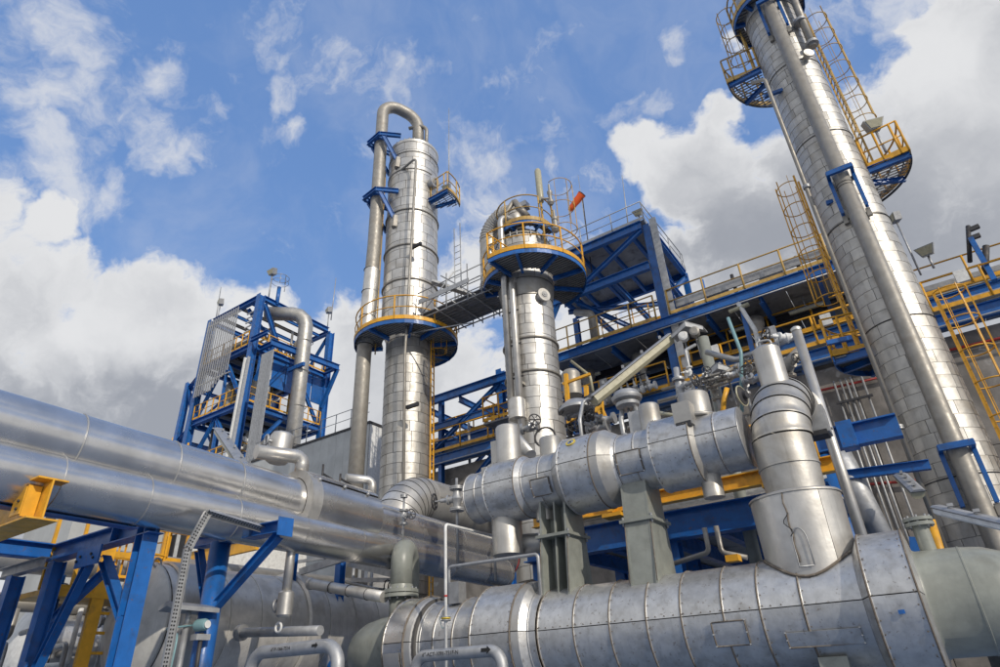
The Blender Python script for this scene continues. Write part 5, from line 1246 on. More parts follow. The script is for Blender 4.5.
# ================================================================== bends with stencilled line numbers
def text_on(t, s, loc, xdir, ydir, size, m='black_print'):
    cu_ = bpy.data.curves.new('line_number', 'FONT'); cu_.body = s; cu_.size = size; cu_.extrude = .0008; cu_.align_x = 'LEFT'; cu_.align_y = 'CENTER'
    o = bpy.data.objects.new('tmp', cu_); sc.collection.objects.link(o)
    dg = bpy.context.evaluated_depsgraph_get(); me = bpy.data.meshes.new_from_object(o.evaluated_get(dg)); me.name = 'line_number'
    bpy.data.objects.remove(o)
    xd, yd = V(xdir).normalized(), V(ydir).normalized(); zd = xd.cross(yd)
    me.transform(Matrix.Translation(V(loc)) @ Matrix((xd, yd, zd)).transposed().to_4x4())
    me.materials.clear(); me.materials.append(MATS[m])
    return inst('line_number', me, t)
def arrow_on(t, loc, xd, yd, L, m='black_print'):
    loc, xd, yd = V(loc), V(xd).normalized(), V(yd).normalized(); z = xd.cross(yd) * .001
    pts = [(0, -.15), (.6, -.15), (.6, -.32), (1, 0), (.6, .32), (.6, .15), (0, .15)]
    MB().add([loc + xd * a * L + yd * b * L + z for a, b in pts], [tuple(range(7))]).build('flow_arrow', m, t)
rz, ry, rr = 2.045, 7.55, .078
xL, xR = at(415, 660, y=ry).x, at(502, 660, y=ry).x
t = thing('process_pipe', 'grey pipe bend stencilled with a line number and arrow, bottom centre', 'pipe', (xL, ry, 0))
MB().tube(fillet([(xL, ry, 0), (xL, ry, rz), (xR, ry, rz), (xR, ry, 0)], .20, 8), rr, 24).build('pipe_body', 'galvanised', t)
n_ = V((0, -1, .12)).normalized()
xt = xL + .20; text_on(t, '6"-ACT-1091-TS1F-N', V((xt, ry, rz)) + n_ * (rr + .001), (1, 0, 0), V((0, .12, 1)), .072)
arrow_on(t, V((xR - .28, ry, rz)) + n_ * (rr + .001), (1, 0, 0), (0, .12, 1), .16)
y2, z2, r2 = 6.1, 2.19, .085
xa_, xb_ = at(252, 660, y=y2).x, at(338, 660, y=y2).x
t = thing('process_pipe', 'grey pipe bend with faint stencil in front of the left drum', 'pipe', (xa_, y2, 0))
MB().tube(fillet([(xa_, y2, 0), (xa_, y2, z2), (xb_, y2, z2), (xb_, y2, 0)], .24, 8), r2, 24).build('pipe_body', 'galvanised', t)
text_on(t, '6"-P-1066-TS1A', V((xa_ + .5, y2, z2)) + n_ * (r2 + .001), (1, 0, 0), (0, .12, 1), .06)
arrow_on(t, V((xb_ - .42, y2, z2)) + n_ * (r2 + .001), (1, 0, 0), (0, .12, 1), .12)
pipe('straight horizontal grey pipe behind the faintly stencilled bend', [(-10.4, 7.2, 2.62), (-8.3, 7.2, 2.50)], .075, 'galvanised', n=14, flanges=[((-10.3, 7.2, 2.615), (1, 0, 0))])
# jacketed valve beside the blue post (245..275, 605..620)
q = at(285, 605, y=7.0)
t = thing('valve_jacket', 'silver jacketed valve on an upright silver pipe before the left drum', 'valve jacket', q)
MB().lathe(q - V((0, 0, .18)), (0, 0, 1), [(0, .10), (.03, .125), (.36, .125), (.39, .1)], 16).build('jacket', 'bright_cladding', t)
MB().tube([q + V((0, 0, .1)), q + V((0, 0, 1.4))], .075, 14).build('pipe_body', 'bright_cladding', t)
MB().ring(q + V((-.17, -.05, 0)), .085, .02, (1, .5, 0), 14).build('wheel', 'galvanised', t); MB().ring(q + V((-.1, 0, -.32)), .07, .02, (0, 1, 0), 14).build('wheel', 'white_paint', t)
# blue posts under the lines
for px, yv, l in ((338, 9.8, 'slim blue post right of the left drum'), (288, 8.8, 'slim blue post crossing in front of the left drum')):
    q = at(px, 600, y=yv); tag(MB().hbeam((q.x, yv, 0), (q.x, yv, 4.35), .16, .16, up=(0, 1, 0)).build('support_post', 'blue_paint'), l, 'post')
# galvanised instrument trays and clad stub
for a, b, wd, l in ((at(300, 572, y=9.2), at(350, 556, y=9.0), .14, 'grey channel reaching right from the clad upright pipe'), (at(288, 563, y=9.4), at(325, 558, y=9.4), .06, 'thin upper channel above the grey channel'),
                (at(318, 556, y=10.6), at(400, 576, y=9.2), .12, 'long slanting channel under the lower big pipe'), (at(352, 580, y=9.5), at(395, 580, y=9.6), .08, 'short level channel left of the flanged U-bend')):
    tag(MB().bar(a, b, .06, wd).build('channel', 'galvanised'), l, 'channel')
a, b = at(312, 584, y=8.9), at(384, 597, y=8.7)
t = thing('clad_branch', 'horizontal silver clad branch ending left of the flanged U-bend', 'pipe', a)
MB().tube([a, b], .10, 18).build('pipe_body', 'bright_cladding', t); MB().lathe(a, a - b, [(0, .10), (.03, .12), (.06, .12)], 16).build('end_cap', 'bright_cladding', t)
for f in (.3, .55, .8): MB().ring(a.lerp(b, f), .102, .008, b - a, 18).build('band', 'dark_steel', t)
for k in range(3):
    a = at(383 + 4 * k, 590, y=9.0); tag(MB().tube(fillet([a + V((0, 0, -.2)), a + V((.03, 0, .1)), a + V((.12 + .05 * k, -.05, .17)), a + V((.35, .1, .05))], .06), .012, 6).build('cable', 'black_rubber'), ['inner', 'middle', 'outer'][k] + ' of three black cable loops behind the flanged U-bend', 'cable', 'black cables behind the flanged U-bend')

# ================================================================== valves and small-bore piping
def gate_valve(label, pos, s=1.0, axis=(0, 0, 1), wheel=(-1, -.3, 0), m='galvanised', wm='dark_steel', group=None, cat='valve'):
    pos = V(pos); ax = V(axis).normalized(); wd = V(wheel).normalized()
    t = thing('gate_valve', label, cat, pos, group)
    MB().lathe(pos - ax * .16 * s, ax, [(0, .05 * s), (.10 * s, .06 * s), (.16 * s, .085 * s), (.22 * s, .06 * s), (.32 * s, .05 * s)], 16).build('body', m, t)
    for k in (-1, 1):
        MB().lathe(pos + ax * k * .16 * s - ax * .02 * s, ax, [(0, .11 * s), (.018 * s, .11 * s), (.018 * s, .085 * s), (.024 * s, .085 * s), (.024 * s, .11 * s), (.045 * s, .11 * s)], 18).build('flange', m, t)
    MB().lathe(pos, wd, [(0, .06 * s), (.12 * s, .05 * s), (.12 * s, .075 * s), (.15 * s, .075 * s), (.15 * s, .035 * s), (.26 * s, .03 * s), (.26 * s, .014 * s), (.40 * s, .012 * s)], 14).build('bonnet', m, t)
    w_ = MB().ring(pos + wd * .36 * s, .115 * s, .013 * s, wd, 20, 6).build('handwheel', wm, t)
    u = wd.cross(V((0, 0, 1))).normalized() if abs(wd.z) < .9 else V((1, 0, 0)); q = wd.cross(u)
    for k in range(3):
        e = u * cos(k * pi / 3) + q * sin(k * pi / 3)
        MB().tube([pos + wd * .36 * s - e * .115 * s, pos + wd * .36 * s + e * .115 * s], .009 * s, 5).build('spoke', wm, w_)
    return t
yv = 8.05
W0 = at(446, 655, y=yv)
kz = at(446, 524, y=yv).z
ke = at(494, 538, x=W0.x)
t = thing('instrument_pipe', 'thin whitish pipe rising beside the stencilled bend and turning right over the lines', 'pipe', (W0.x, yv, 2.1))
MB().tube(fillet([(W0.x, yv, 1.6), (W0.x, yv, kz), (W0.x, ke.y + .5, kz)], .06, 4), .024, 10).build('pipe_body', 'white_paint', t)
MB().tube([(W0.x, ke.y, kz), (W0.x, ke.y, kz - .75)], .024, 10).build('pipe_body', 'galvanised', t)
zf = at(446, 619, y=yv).z
for dz, m_ in ((-.028, 'galvanised'), (0, 'brass_yellow'), (.018, 'galvanised')): MB().lathe((W0.x, yv, zf + dz), (0, 0, 1), [(0, .072), (.018, .072)], 18).build('flange', m_, t)
MB().lathe((W0.x, yv, at(446, 597, y=yv).z), (0, 0, 1), [(0, .026), (.03, .026)], 10).build('red_mark', 'red_paint', t)
MB().box((W0.x - .05, yv - .03, zf + .05), (W0.x - .01, yv + .03, zf + .12)).build('clamp', 'galvanised', t)
MB().tube(fillet([(W0.x - .03, yv, zf + .09), (W0.x - .12, yv, zf + .02), (W0.x - .08, yv, zf - .12), (W0.x - .02, yv, zf - .12)], .04), .006, 6).build('earth_wire', 'cable_hose', t)
a, b, c = at(449, 585, y=8.6), at(449, 567, y=8.6), at(538, 556, y=8.6)
pipe('second thin grey pipe crossing low over the lower exchanger', [(a.x, 8.6, a.z - .3), (a.x, 8.6, b.z), (c.x, 8.6, c.z + .03), (c.x, 8.6, c.z - .8)], .028, 'galvanised', .06, 10)
tag(MB().box((a.x + .03, 8.55, a.z - .3), (a.x + .24, 8.75, a.z + .03)).build('junction_box', 'galvanised'), 'small grey upright box behind the thin whitish pipe', 'box')
p_ = at(457, 505, y=10.0)
pipe('thin vertical pipe with valve passing left of the upper exchanger end', [(p_.x, 10, 3.6), (p_.x, 10, p_.z + .55)], .028, 'galvanised', None, 8)
gate_valve('flanged valve with handwheel left of the upper exchanger end', (p_.x, 10, at(457, 499, y=10).z), 1.35, wheel=(-1, -.35, 0))
p_ = V((-8.38, 9.1, 4.3))
pipe('thin stalk pipe standing on the flanged U-bend', [(p_.x, p_.y, 4.05), (p_.x, p_.y, 4.95)], .022, 'galvanised', None, 8)
gate_valve('small valve with handwheel on the stalk above the U-bend', (p_.x, p_.y, 4.55), .8, wheel=(1, -.3, 0))
tag(MB().lathe((p_.x, p_.y, 4.93), (0, 0, 1), [(0, .07), (.025, .07), (.026, .05), (.035, .05), (.036, .07), (.06, .07)], 16).build('blind_flange', 'galvanised'), 'rusty blind flange topping the stalk above the U-bend', 'flange')
# control valve with diaphragm actuator
q = at(629, 412, y=10.5)
t = thing('control_valve', 'control valve with mushroom-shaped actuator above the upper exchanger', 'valve', q)
MB().lathe(q + V((0, 0, .18)), (0, 0, 1), [(0, .06), (.01, .21), (.05, .27), (.10, .29), (.12, .29), (.13, .27), (.22, .22), (.26, .12), (.28, .03)], 28).build('actuator', 'galvanised', t)
MB().lathe(q + V((0, 0, .06)), (0, 0, 1), [(0, .13), (.05, .22), (.11, .23), (.12, .1)], 24).build('actuator_base', 'galvanised', t)
for s_ in (-1, 1): MB().tube(fillet([q + V((s_ * .05, 0, -.5)), q + V((s_ * .17, 0, -.40)), q + V((s_ * .18, 0, -.1)), q + V((s_ * .12, 0, .1))], .06), .05, 8).build('yoke', 'galvanised', t)
MB().tube([q + V((0, 0, -.6)), q + V((0, 0, .1))], .025, 8).build('stem', 'galvanised', t); MB().lathe(q + V((0, 0, -.34)), (0, 0, 1), [(0, .08), (.05, .08)], 12).build('coupling', 'raw_steel', t)
MB().lathe(q + V((0, 0, -.85)), (0, 0, 1), [(0, .1), (.1, .14), (.2, .12), (.26, .16), (.3, .16), (.3, .06), (.38, .06)], 16).build('body', 'raw_steel', t)
MB().tube([q + V((-.5, 0, -.75)), q + V((.5, 0, -.75))], .08, 12).build('inlet', 'raw_steel', t)
for s_ in (-1, 1): MB().lathe(q + V((s_ * .3, 0, -.75)), (1, 0, 0), [(-.03, .15), (.03, .15)], 16).build('flange', 'galvanised', t)
MB().tube([q + V((.25, 0, .05)), q + V((.6, .1, -.2))], .018, 6).build('air_line', 'galvanised', t)
a, b = at(646, 409, y=10), at(683, 417, y=9.4)
pipe('dull yellow hose running from the small nozzle to the taller one', [a, a.lerp(b, .5) + V((0, 0, -.02)), b], .035, 'cream_plastic', .1, 8, cat='hose')
gate_valve('flanged valve standing behind the tall top nozzle', at(680, 388, y=9.6), .95, wheel=(1, -.4, 0))
pipe('short pipe above the flanged valve behind the tall nozzle', [at(680, 400, y=9.6), at(676, 368, y=9.6)], .05, 'galvanised', None, 10)
# hooded instrument stands
def hood(label, px, py, y, s, tilt=0):
    q = at(px, py, y=y); t = thing('instrument_hood', label, 'hood', q)
    v = [(-.75, -.32, -.0), (.0, -.5, .34), (.62, -.2, .0), (-.75, .45, .0), (.0, .45, .34), (.62, .45, .0)]
    P = [q + V(p) * s for p in v]; Q = [p - V((0, 0, .03)) for p in P]
    MB().add(P + Q, [(0, 1, 4, 3), (1, 2, 5, 4), (6, 9, 10, 7), (7, 10, 11, 8), (0, 6, 7, 1), (1, 7, 8, 2), (2, 8, 11, 5), (5, 11, 10, 4), (4, 10, 9, 3), (3, 9, 6, 0)]).build('roof_sheet', 'galvanised', t)
    MB().add([P[0], P[1], P[2], P[2] - V((0, 0, .10)), P[1] - V((0, 0, .14)), P[0] - V((0, 0, .10))], [(0, 1, 4, 5), (1, 2, 3, 4)]).build('fascia', 'galvanised', t)
    for dx, dz in ((-.3, -.25), (.2, -.2)):
        c = q + V((dx * s, 0, dz * s)); MB().lathe(c, (.2, -1, 0), [(0, .07), (.05, .11), (.2, .11), (.22, .07)], 14).build('transmitter', 'white_paint' if dx < 0 else 'raw_steel', t)
        MB().tube([c + V((0, 0, -.05)), c + V((.02, 0, -.6))], .022, 6).build('impulse_line', 'galvanised', t)
    return t
hood('grey instrument hood beside the blue module column', 690, 332, 12.6, .52)
hood('lower grey instrument hood left of the riser elbow', 722, 375, 12.2, .55)
pipe('stout grey post carrying the two instrument hoods', [at(703, 338, y=12.6), at(703, 338, y=12.6) - V((0, 0, 6))], .12, 'grey_green_paint', None, 12, cat='post', name='post')
a, b = at(738, 345, y=11.6), at(742, 412, y=11.6)
pipe('pale blue hose hanging behind the instrument hoods', [at(728, 318, y=11.8), at(741, 352, y=11.6), b], .035, 'cable_hose', .3, 8, cat='hose')
pipe('yellow hose hanging left of the pale blue hose', [at(727, 388, y=11.6), at(724, 400, y=11.6), at(721, 430, y=11.6)], .05, 'yellow_paint', .1, 8, cat='hose')
t = thing('hose_reel', 'round yellow-rimmed reel left of the riser elbow', 'reel', at(743, 398, y=11.2))
q = at(742, 396, y=11.2); MB().ring(q, .19, .016, (1, -.25, 0), 26, 6).build('rim', 'cream_plastic', t); MB().lathe(q, (1, -.25, 0), [(-.02, .17), (.02, .17), (.04, .08), (.1, .08)], 24).build('disc', 'dark_steel', t)
a = at(708, 428, y=10.0)
gate_valve('cluster valve left of the riser top nozzle, upper', at(752, 380, y=11.5), .95, axis=(1, 0, 0), wheel=(0, -1, .3))
gate_valve('cluster valve behind the slim upright pipe', at(787, 338, y=12), 1.25, axis=(1, .2, 0), wheel=(-.8, -.8, .1), m='white_paint')
gate_valve('lower cluster valve right of the riser top nozzle', at(790, 368, y=11.3), .9, axis=(.2, 0, 1), wheel=(.6, -.8, .1), m='raw_steel')
pipe('inclined brown-grey pipe joining the cluster valve to the slim pipe', [at(780, 372, y=11.2), at(800, 352, y=11.3)], .11, 'raw_steel', None, 12)
pipe('clad drop pipe right behind the riser nozzle', [at(783, 392, y=10.6), at(791, 415, y=10.6)], .12, 'bright_cladding', None, 14)
pipe('grey pipe bridging the cluster valves over the riser top', [at(706, 352, y=12), at(736, 360, y=12), at(775, 345, y=12), at(800, 335, y=12)], .06, 'galvanised', .2, 8)
cl = [(690, 372), (704, 378), (716, 392), (733, 374), (745, 388), (752, 372), (765, 362), (700, 390)]
names_ = ['white round-bodied', 'stubby grey', 'slim grey', 'rust-tinted', 'short pale', 'flanged pale', 'tall grey', 'low grey']
for i, (px, py) in enumerate(cl):
    q = at(px, py, y=11.7 + .15 * (i % 3))
    gate_valve(names_[i] + ' small valve in the cluster under the lower instrument hood', q, .6 + .18 * (i % 3), axis=((0, 0, 1), (1, 0, 0))[i % 2], wheel=((-1, -.6, 0), (.6, -1, .2), (0, -1, .4))[i % 3], m=('white_paint', 'galvanised', 'raw_steel')[i % 3])
    d = V(((0, 0, 1), (1, 0, 0))[i % 2]); MB()
    tag(MB().tube(fillet([q - d * .9, q + d * .5, q + d * .5 + V((.1, .5, .3))], .1), .035, 8).build('small_bore_pipe', ('galvanised', 'raw_steel')[i % 2]), 'thin pipe through the ' + names_[i] + ' valve of the cluster', 'pipe', 'small-bore pipes of the valve cluster')
# manifold left of the control valve: (545..600, 400..440)
mf = [(574, 415), (585, 423), (598, 428), (570, 432), (606, 420), (590, 408)]
for i, (px, py) in enumerate(mf):
    q = at(px, py, y=12.3 + .2 * (i % 2)); gate_valve(['domed-side', 'middle dark', 'low pale', 'far left dark', 'far right pale', 'upper dark'][i] + ' small valve in the bunch right of the centre column foot', q, 1.0 + .2 * (i % 3), axis=((1, 0, 0), (0, 0, 1))[i % 2], wheel=((-.5, -1, .2), (.8, -1, 0))[i % 2], m='dark_steel' if i % 2 else 'galvanised', group='small valves right of the centre column foot')
tag(MB().lathe(at(577, 412, y=12.2), (0, 0, 1), [(0, .3), (.02, .42), (.08, .42), (.25, .25), (.3, .05)], 20).build('pump_cover', 'galvanised'), 'grey domed cover over the valve bunch right of the centre column foot', 'cover')
t = thing('yellow_rail', 'bright yellow guard rail right of the centre column foot', 'railing', at(580, 410, y=14))
for px, p0, p1 in ((566, 374, 424), (586, 386, 410), (601, 400, 428), (597, 398, 404)):
    MB().bar(at(px, p0, y=14), at(px + (p1 - p0) * .06, p1, y=14), .1).build('post', 'yellow_paint', t)
MB().bar(at(568, 420, y=14), at(588, 410, y=14), .1, .16).build('rail', 'yellow_paint', t); MB().bar(at(588, 410, y=14), at(600, 409, y=14), .1, .16).build('rail', 'yellow_paint', t); MB().bar(at(600, 409, y=14), at(605, 420, y=14), .1, .16).build('rail', 'yellow_paint', t)
MB().bar(at(563, 384, y=14), at(590, 374, y=14), .07).build('rail', 'yellow_paint', t)
tag(MB().lathe(at(573, 396, y=15), (0, 0, 1), [(0, .28), (.7, .28), (.8, .2)], 20).build('small_tank', 'raw_steel'), 'rusty upright small tank behind the yellow guard rail', 'tank')
gate_valve('large-wheeled valve in front of the centre column foot', at(530, 428, y=12), 1.2, axis=(1, .3, 0), wheel=(1, -.9, .15))
q = at(545, 437, y=12.0); tag(MB().ring(q, .24, .025, (.3, -1, .1), 22).build('handwheel', 'dark_steel'), 'open ring handwheel at the foot of the centre column', 'wheel')
tag(MB().tube(fillet([at(500, 432, y=10.3), at(515, 436, y=10.3), at(531, 455, y=10.0)], .1), .11, 14).build('clad_branch', 'bright_cladding'), 'slanted clad pipe from the left top nozzle of the upper exchanger', 'pipe')
# white pole and thin pipe left of the module column on the walkway
tag(MB().tube(fillet([at(571, 361, y=20), at(590, 376, y=20), at(593, 392, y=20)], .3), .06, 8).build('handrail_pipe', 'cream_plastic'), 'bent cream pipe under the upper beam right of the centre column', 'pipe')
tag(MB().bar(at(742, 308, y=19), at(753, 352, y=19), .14).build('blue_post', 'blue_paint'), 'slim blue post crossing the walkways left of the tallest column', 'post')
tag(MB().tube([at(738, 303, y=18.8), at(755, 330, y=18.8), at(760, 352, y=18.8)], .07, 8).build('lamp_pole', 'white_paint'), 'bent white pole beside the slim blue post', 'pole')
tag(MB().tube([at(729, 312, y=18.8), at(749, 304, y=18.8)], .07, 8).build('tube_light', 'cream_plastic'), 'pale tube light on top of the bent white pole', 'light fitting')

# ================================================================== structure behind the exchangers
t = thing('support_rack', 'low blue and yellow steel rack in the shade behind the exchangers', 'steel frame', (-4, 12, 0)); lr = t
MB().hbeam((-7.4, 12.0, 4.12), (-1.2, 12.0, 4.12), .52, .34, t=.02).build('beam', 'blue_paint', t)
MB().hbeam((-7.0, 11.7, 4.62), (-.9, 11.7, 4.62), .26, .2).build('crane_rail', 'yellow_paint', t)
for x in (-5.1, -2.0): MB().hbeam((x, 11.6, 4.5), (x, 11.6, 5.0), .16, .16, up=(0, 1, 0)).build('rail_post', 'yellow_paint', t); MB().box((x - .2, 11.5, 4.40), (x + .2, 11.85, 4.47)).build('rail_foot', 'yellow_paint', t)
for x in (-7.2, -4.2, -2.4, -1.3): MB().hbeam((x, 12.2, 0), (x, 12.2, 3.86), .26, .26, up=(0, 1, 0)).build('column', 'blue_paint', t)
for x in (-6.5, -5.4, -4.3, -3.2, -2.1): MB().hbeam((x, 12.2, 4.0), (x, 19.6, 4.0), .3, .16).build('cross_beam', 'blue_paint', t)
for k in range(7): MB().box((-7.4 + k * .9, 12.25, 4.20), (-6.51 + k * .9, 20, 4.24)).build('deck_plate', 'deck_underside', t)
MB().hbeam((-7.4, 15.5, 3.2), (-1.2, 15.5, 3.2), .3, .2).build('beam', 'blue_paint', t); MB().hbeam((-7.4, 19.5, 4.0), (-1.2, 19.5, 4.0), .5, .3).build('beam', 'blue_paint', t)
for x in (-6.8, -4.9, -3.4): MB().hbeam((x, 15.5, 0), (x, 15.5, 4.0), .24, .24, up=(0, 1, 0)).build('column', 'blue_paint', t)
handrail(t, [(-7.2, 12.6, 4.9), (-1.3, 12.6, 4.9)], 1.0, 'yellow_paint', 1.0, toe=False)
for i, (z, y, r, m_, l) in enumerate([(2.75, 10.6, .05, 'raw_steel', 'rusty grey pipe low behind the pedestals'), (3.3, 13.4, .12, 'galvanised', 'grey pipe in the shade behind the pedestals, upper'), (2.6, 13.0, .16, 'raw_steel', 'grey pipe in the shade behind the pedestals, lower'),
                            (5.0, 13.2, .14, 'bright_cladding', 'silver pipe seen above the yellow rail'), (5.1, 14.0, .2, 'white_paint', 'pale pipe seen between the yellow rail and the upper exchanger')]):
    pipe(l, [(-6.2, y, z), (-1.4, y, z)], r, m_, n=12)
tag(MB().box((-3.9, 12.9, 3.05), (-2.35, 12.95, 3.30)).build('mesh_panel', 'grating'), 'pale perforated panel in the shade between pedestal and riser', 'panel')
tag(MB().box((-2.2, 12.9, 3.15), (-1.6, 12.95, 3.42)).build('mesh_panel', 'grating'), 'short perforated panel in the shade just left of the riser', 'panel')
for px, px2, l in ((704, 712, 'left'), (716, 726, 'right')):
    a, b = at(px, 526, y=11.3), at(px2, 553, y=11.3)
    pipe(l + ' of the two bent pipes hanging below the low blue beam', [(a.x, 11.3, 3.86), (a.x, 11.3, b.z + .02), ((a.x - .9) if l == 'left' else a.x + .4, 11.3, b.z - .12)], .045, 'raw_steel', .1, 10)
tag(MB().box(at(726, 562, y=10.5), at(738, 557, y=10.5) + V((0, .2, .05))).build('yellow_block', 'yellow_paint'), 'small yellow block resting behind the lower exchanger', 'block')
# right end clutter: yellow pipe behind the nozzle, flanged valve low right
pipe('yellow pipe behind the flanged nozzle of the lower exchanger', [at(930, 520, y=12), at(935, 550, y=12) - V((0, 0, 1))], .07, 'yellow_paint', None, 8)
tag(MB().bar(at(918, 538, y=13), at(921, 560, y=13), .25).build('blue_post', 'blue_paint'), 'stub of blue steel under the flanged nozzle, right', 'post')
for k in range(6):
    tag(MB().tube([(1.2 + .22 * k, 12.5, 0), (1.2 + .22 * k, 12.5, 1.3 + .1 * (k % 2))], .05, 8).build('low_pipe', ('yellow_paint', 'white_paint', 'blue_paint')[k % 3]), ORD[k] + ' short ' + ('yellow', 'white', 'blue')[k % 3] + ' pipe under the right end of the lower exchanger', 'pipe', 'short pipes under the right end cover')

# ================================================================== finishing details
# screws along the jacket seams of both exchangers
def screws(t, xs_, r, zc, a0=radians(0), a1=radians(140), step=.13):
    mb = MB()
    for x in xs_:
        n = int((a1 - a0) * r / step)
        for i in range(n):
            a = a0 + (a1 - a0) * (i + random.uniform(-.1, .1)) / n; p = on_shell(a, r, x, zc); d = V((0, -sin(a), cos(a)))
            mb.lathe(p - d * .003, d, [(0, .009), (.007, .007)], 6)
    mb.build('screw', 'seam_sealant', t, kind='stuff')
screws(lo, [x + .045 for x in xb[:-1]], .668, LZ)
screws(lo, [-7.9, -7.56, -6.12, -5.47], .826, LZ); screws(lo, [-.74, -.35], .821, LZ)
screws(up_, [-4.5, -4.03], .62, UZ, 0, radians(160), .10); screws(up_, [-6.0, -5.47], .535, UZ, 0, radians(160), .10); screws(up_, [-3.0, -2.47], .555, UZ, 0, radians(160), .10)
# horizontal lap strips with screws on the lower drum at mid height
for x0, x1 in ((-5.05, -3.45), (-3.4, -1.55)):
    mb = MB(); k = int((x1 - x0) / .12)
    for i in range(k):
        p = on_shell(radians(82), .66, x0 + i * .12, LZ); d = V((0, -1, .14)).normalized(); mb.lathe(p, d, [(0, .009), (.006, .007)], 6)
    mb.build('screw', 'seam_sealant', lo, kind='stuff')
# row of small valves on the walkway above the control valve
for i in range(8):
    q = at(604 + i * 6.5, 402 - i * 2.2, y=21.6)
    gate_valve(ORD[i] + ' of eight small pale valves lined up on the lower walkway', q, 1.5, axis=(1, 0, 0), wheel=(0, -.4, 1), m='white_paint' if i % 2 else 'galvanised', group='small valves along the lower walkway')
# more steel and small lines between the swan-neck column and the centre column
for k, (p0, p1) in enumerate([((-20.4, R0 + 4, 10.8), (-16.2, R0 + 4, 13.6)), ((-16.2, R0 + 4, 10.8), (-12.4, R0 + 4, 13.6)), ((-18.2, R0 + .5, 12.5), (-16.0, R0 + 2.2, 10.9)), ((-19.6, R0 + 7, 13.6), (-15.4, R0 + 7, 10.6)), ((-15.2, R0 + 7, 13.6), (-12.0, R0 + 7, 11)), ((-14.6, R0 + .6, 9.2), (-14.6, R0 + 3.4, 10.7))]):
    hb(p0, p1, .18, .14, 'brace')
for y_, z_ in ((R0 + 4, 13.7), (R0 + 4, 10.7), (R0 + 7, 12.2)): hb((-21, y_, z_), (-11.5, y_, z_), .24, .16)
for i, (x, z0, z1) in enumerate([(-19.4, 8.2, 12.4), (-17.2, 9, 13.2), (-15.4, 8.6, 12.2), (-13.4, 9.2, 12.8)]):
    tag(MB().tube(fillet([(x, R0 + 1.2, z0), (x, R0 + 1.2, z1), (x + 1.3, R0 + 1.2, z1)], .2), .07, 8).build('bent_pipe', ('galvanised', 'white_paint', 'raw_steel', 'galvanised')[i]), ORD[i] + ' bent pipe in the rack bay left of the centre column', 'pipe', 'bent pipes in the open rack bay')
handrail(rk, [(-20.5, R0 + 1.6, 12.6), (-15.2, R0 + 1.6, 12.6)], 1.0, 'yellow_paint', 1.1, r=.034)
handrail(rk, [(-14.2, R0 - .2, 11.25), (-14.2, R0 - 1.8, 11.25), (-12.6, R0 - 1.8, 11.25)], 1.1, 'yellow_paint', .8, r=.034)
MB().box((-14.2, R0 - 1.8, 11.12), (-12.6, R0 - .15, 11.2)).build('deck_plate', 'grating', rk)
st = thing('steel_stair', 'short blue steel stair with dark treads between the swan-neck and centre columns', 'stair', (-17.5, R0 + 2.5, 10.9))
for dy in (0, .8): MB().bar((-19.2, R0 + 2.4 + dy, 8.4), (-16.6, R0 + 2.4 + dy, 10.9), .05, .22).build('stringer', 'blue_paint', st)
for k in range(11): MB().box((-19.2 + k * .236, R0 + 2.42, 8.5 + k * .227), (-18.98 + k * .236, R0 + 3.18, 8.53 + k * .227)).build('tread', 'grating', st)
# cables and lamps along the rack
for i, (z, y_, l) in enumerate(((13.72, R0 - .16, 'thin conduit clipped under the upper blue beam'), (10.66, R0 - .16, 'thin conduit clipped under the lower blue beam'))):
    tag(MB().tube([(-12 if i == 0 else -20, y_, z), (.8 if i == 0 else 25, y_, z)], .03, 6).build('conduit', 'galvanised'), l, 'conduit')
for i, x in enumerate((-11.2, -8.8, -4.2, -1.9)):
    p = V((x, R0 + 1.4, 13.45)); t = thing('strip_light_fitting', ORD[i] + ' of four pale strip lights hung under the upper deck', 'light fitting', p, 'strip lights under the upper deck')
    MB().prism(p, p + V((1.2, 0, 0)), [(-.07, 0), (-.05, -.08), (.05, -.08), (.07, 0)]).build('lens', 'cream_plastic', t); MB().bar(p + V((-.02, 0, .02)), p + V((1.22, 0, .02)), .15, .04).build('housing', 'galvanised', t)
    MB().tube([p + V((.6, 0, .04)), p + V((.6, 0, .5))], .02, 6).build('hanger', 'galvanised', t)
for i, x in enumerate((-10.6, -8.0, -3.2)):
    p = V((x, R0 + 1.3, 13.6)); t = thing('spring_hanger', ORD[i] + ' tapered pale duct hopper hanging under the upper deck', 'hopper', p, 'hoppers under the upper deck')
    MB().lathe(p - V((0, 0, 1.5)), (0, 0, 1), [(0, .12), (.7, .14), (1.2, .36), (1.5, .38)], 14).build('hopper_body', 'raw_steel', t); MB().lathe(p - V((0, 0, 1.55)), (0, 0, 1), [(0, .18), (.05, .18)], 12).build('flange', 'galvanised', t)
p = V((-9.6, R0 + .4, 14.3)); t = thing('vent_elbow', 'tan bent vent pipe standing on the upper deck under the module', 'pipe', p)
MB().tube(fillet([p, p + V((0, 0, 1.6)), p + V((-.9, .4, 2.2))], .3), .17, 12).build('pipe_body', 'raw_steel', t); MB().lathe(p, (0, 0, 1), [(0, .3), (.08, .3)], 14).build('flange', 'raw_steel', t)
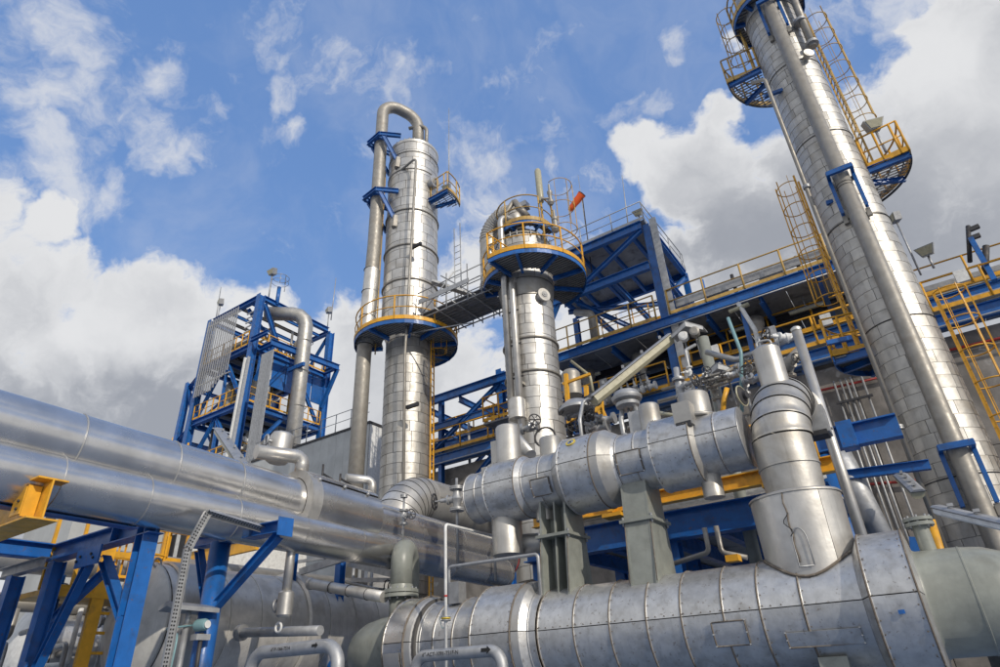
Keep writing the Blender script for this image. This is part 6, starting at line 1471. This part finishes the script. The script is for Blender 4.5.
# left bay of the blue tower: upright tube bundles
for k in range(7):
    x = BXL + .9 + k * .85; yb2 = BY + 1.4 + (k % 3) * 1.3
    MB().tube([(x, yb2, 11.5), (x, yb2, 19.7)], .13, 8).build('upright_tube', ('raw_steel', 'galvanised', 'white_paint')[k % 3], bt)
    MB().tube([(x + .3, yb2 + .6, 20.3), (x + .3, yb2 + .6, 24.4)], .12, 8).build('upright_tube', ('galvanised', 'raw_steel', 'faded_yellow_paint')[k % 3], bt)
    MB().tube([(x, yb2 + .3, 24.9), (x, yb2 + .3, 28.2)], .10, 8).build('upright_tube', ('galvanised', 'raw_steel', 'aluminium_cladding')[k % 3], bt)
for k in range(5): MB().box((BX - .12, BY + .7 + k * 1.3, 22.0), (BX - .04, BY + 1.9 + k * 1.3, 24.3)).build('blue_panel', 'blue_paint', bt)
for z0, z1 in ((15.8, 19.7), (11.6, 15.4), (20.1, 24.4)):
    bb((BXL + 3.3, BY + .15, z1), (BX - 3.0, BY + .15, z0), .2, .16, 'brace'); bb((BXL - 3.8, BY + 4.4, z0), (BXL - 3.8, BY + 1.3, z1), .16, .12, 'brace')
# junction boxes on the railings
for i, (x, y_, z) in enumerate(((-4.8, R0 - .1, 11.9), (-2.7, R0 - .1, 11.95), (-.9, R0 - .1, 11.8), (-9.4, R0 - .1, 11.9), (3.1, R0 - .1, 11.9))):
    tag(MB().box((x, y_ - .12, z), (x + .34, y_, z + .42)).build('junction_box', 'galvanised' if i % 2 else 'white_paint'), ORD[i] + ' of five junction boxes on the lower walkway railing', 'junction box', 'junction boxes on the walkway railing')
# dense small piping below the left frames
for i in range(9):
    x = -13.6 - .5 * (i % 3); y_ = 4.0 + .42 * i
    tag(MB().tube(fillet([(x, y_, 0), (x, y_, 2.3 + .22 * (i % 4)), (x + .9, y_ + .15, 2.3 + .22 * (i % 4)), (x + .9, y_ + .15, 3.2 + .2 * (i % 2))], .1), .03 + .015 * (i % 3), 8).build('small_bore_pipe', ('galvanised', 'white_paint', 'raw_steel')[i % 3]), 'cranked ' + ('grey', 'white', 'tan')[i % 3] + ' small pipe, ' + ['first', 'second', 'third', 'fourth', 'fifth', 'sixth', 'seventh', 'eighth', 'ninth'][i] + ' from the left behind the yellow ladder', 'pipe', 'cranked small pipes behind the yellow ladder')
for i in range(4):
    q = V((-13.3, 4.6 + i * .9, 3.0 + .25 * (i % 2)))
    gate_valve(ORD[i] + ' of four small valves behind the yellow ladder', q, 1.0, axis=(0, 1, 0), wheel=(.6, -.4, .7), m=('galvanised', 'raw_steel')[i % 2], group='small valves behind the yellow ladder')
# grey channels and hanging cables right of the left drum
for i in range(4):
    a, b = at(345 + i * 9, 560 + 3 * i, y=10.4), at(372 + i * 8, 590, y=9.9)
    tag(MB().tube(fillet([a, (a.x, a.y, a.z - .45), (b.x, b.y, b.z)], .1), .035, 8).build('drop_pipe', 'galvanised' if i % 2 else 'raw_steel'), ORD[i] + ' short drop pipe between left drum and U-bend', 'pipe', 'drop pipes behind the flanged U-bend')
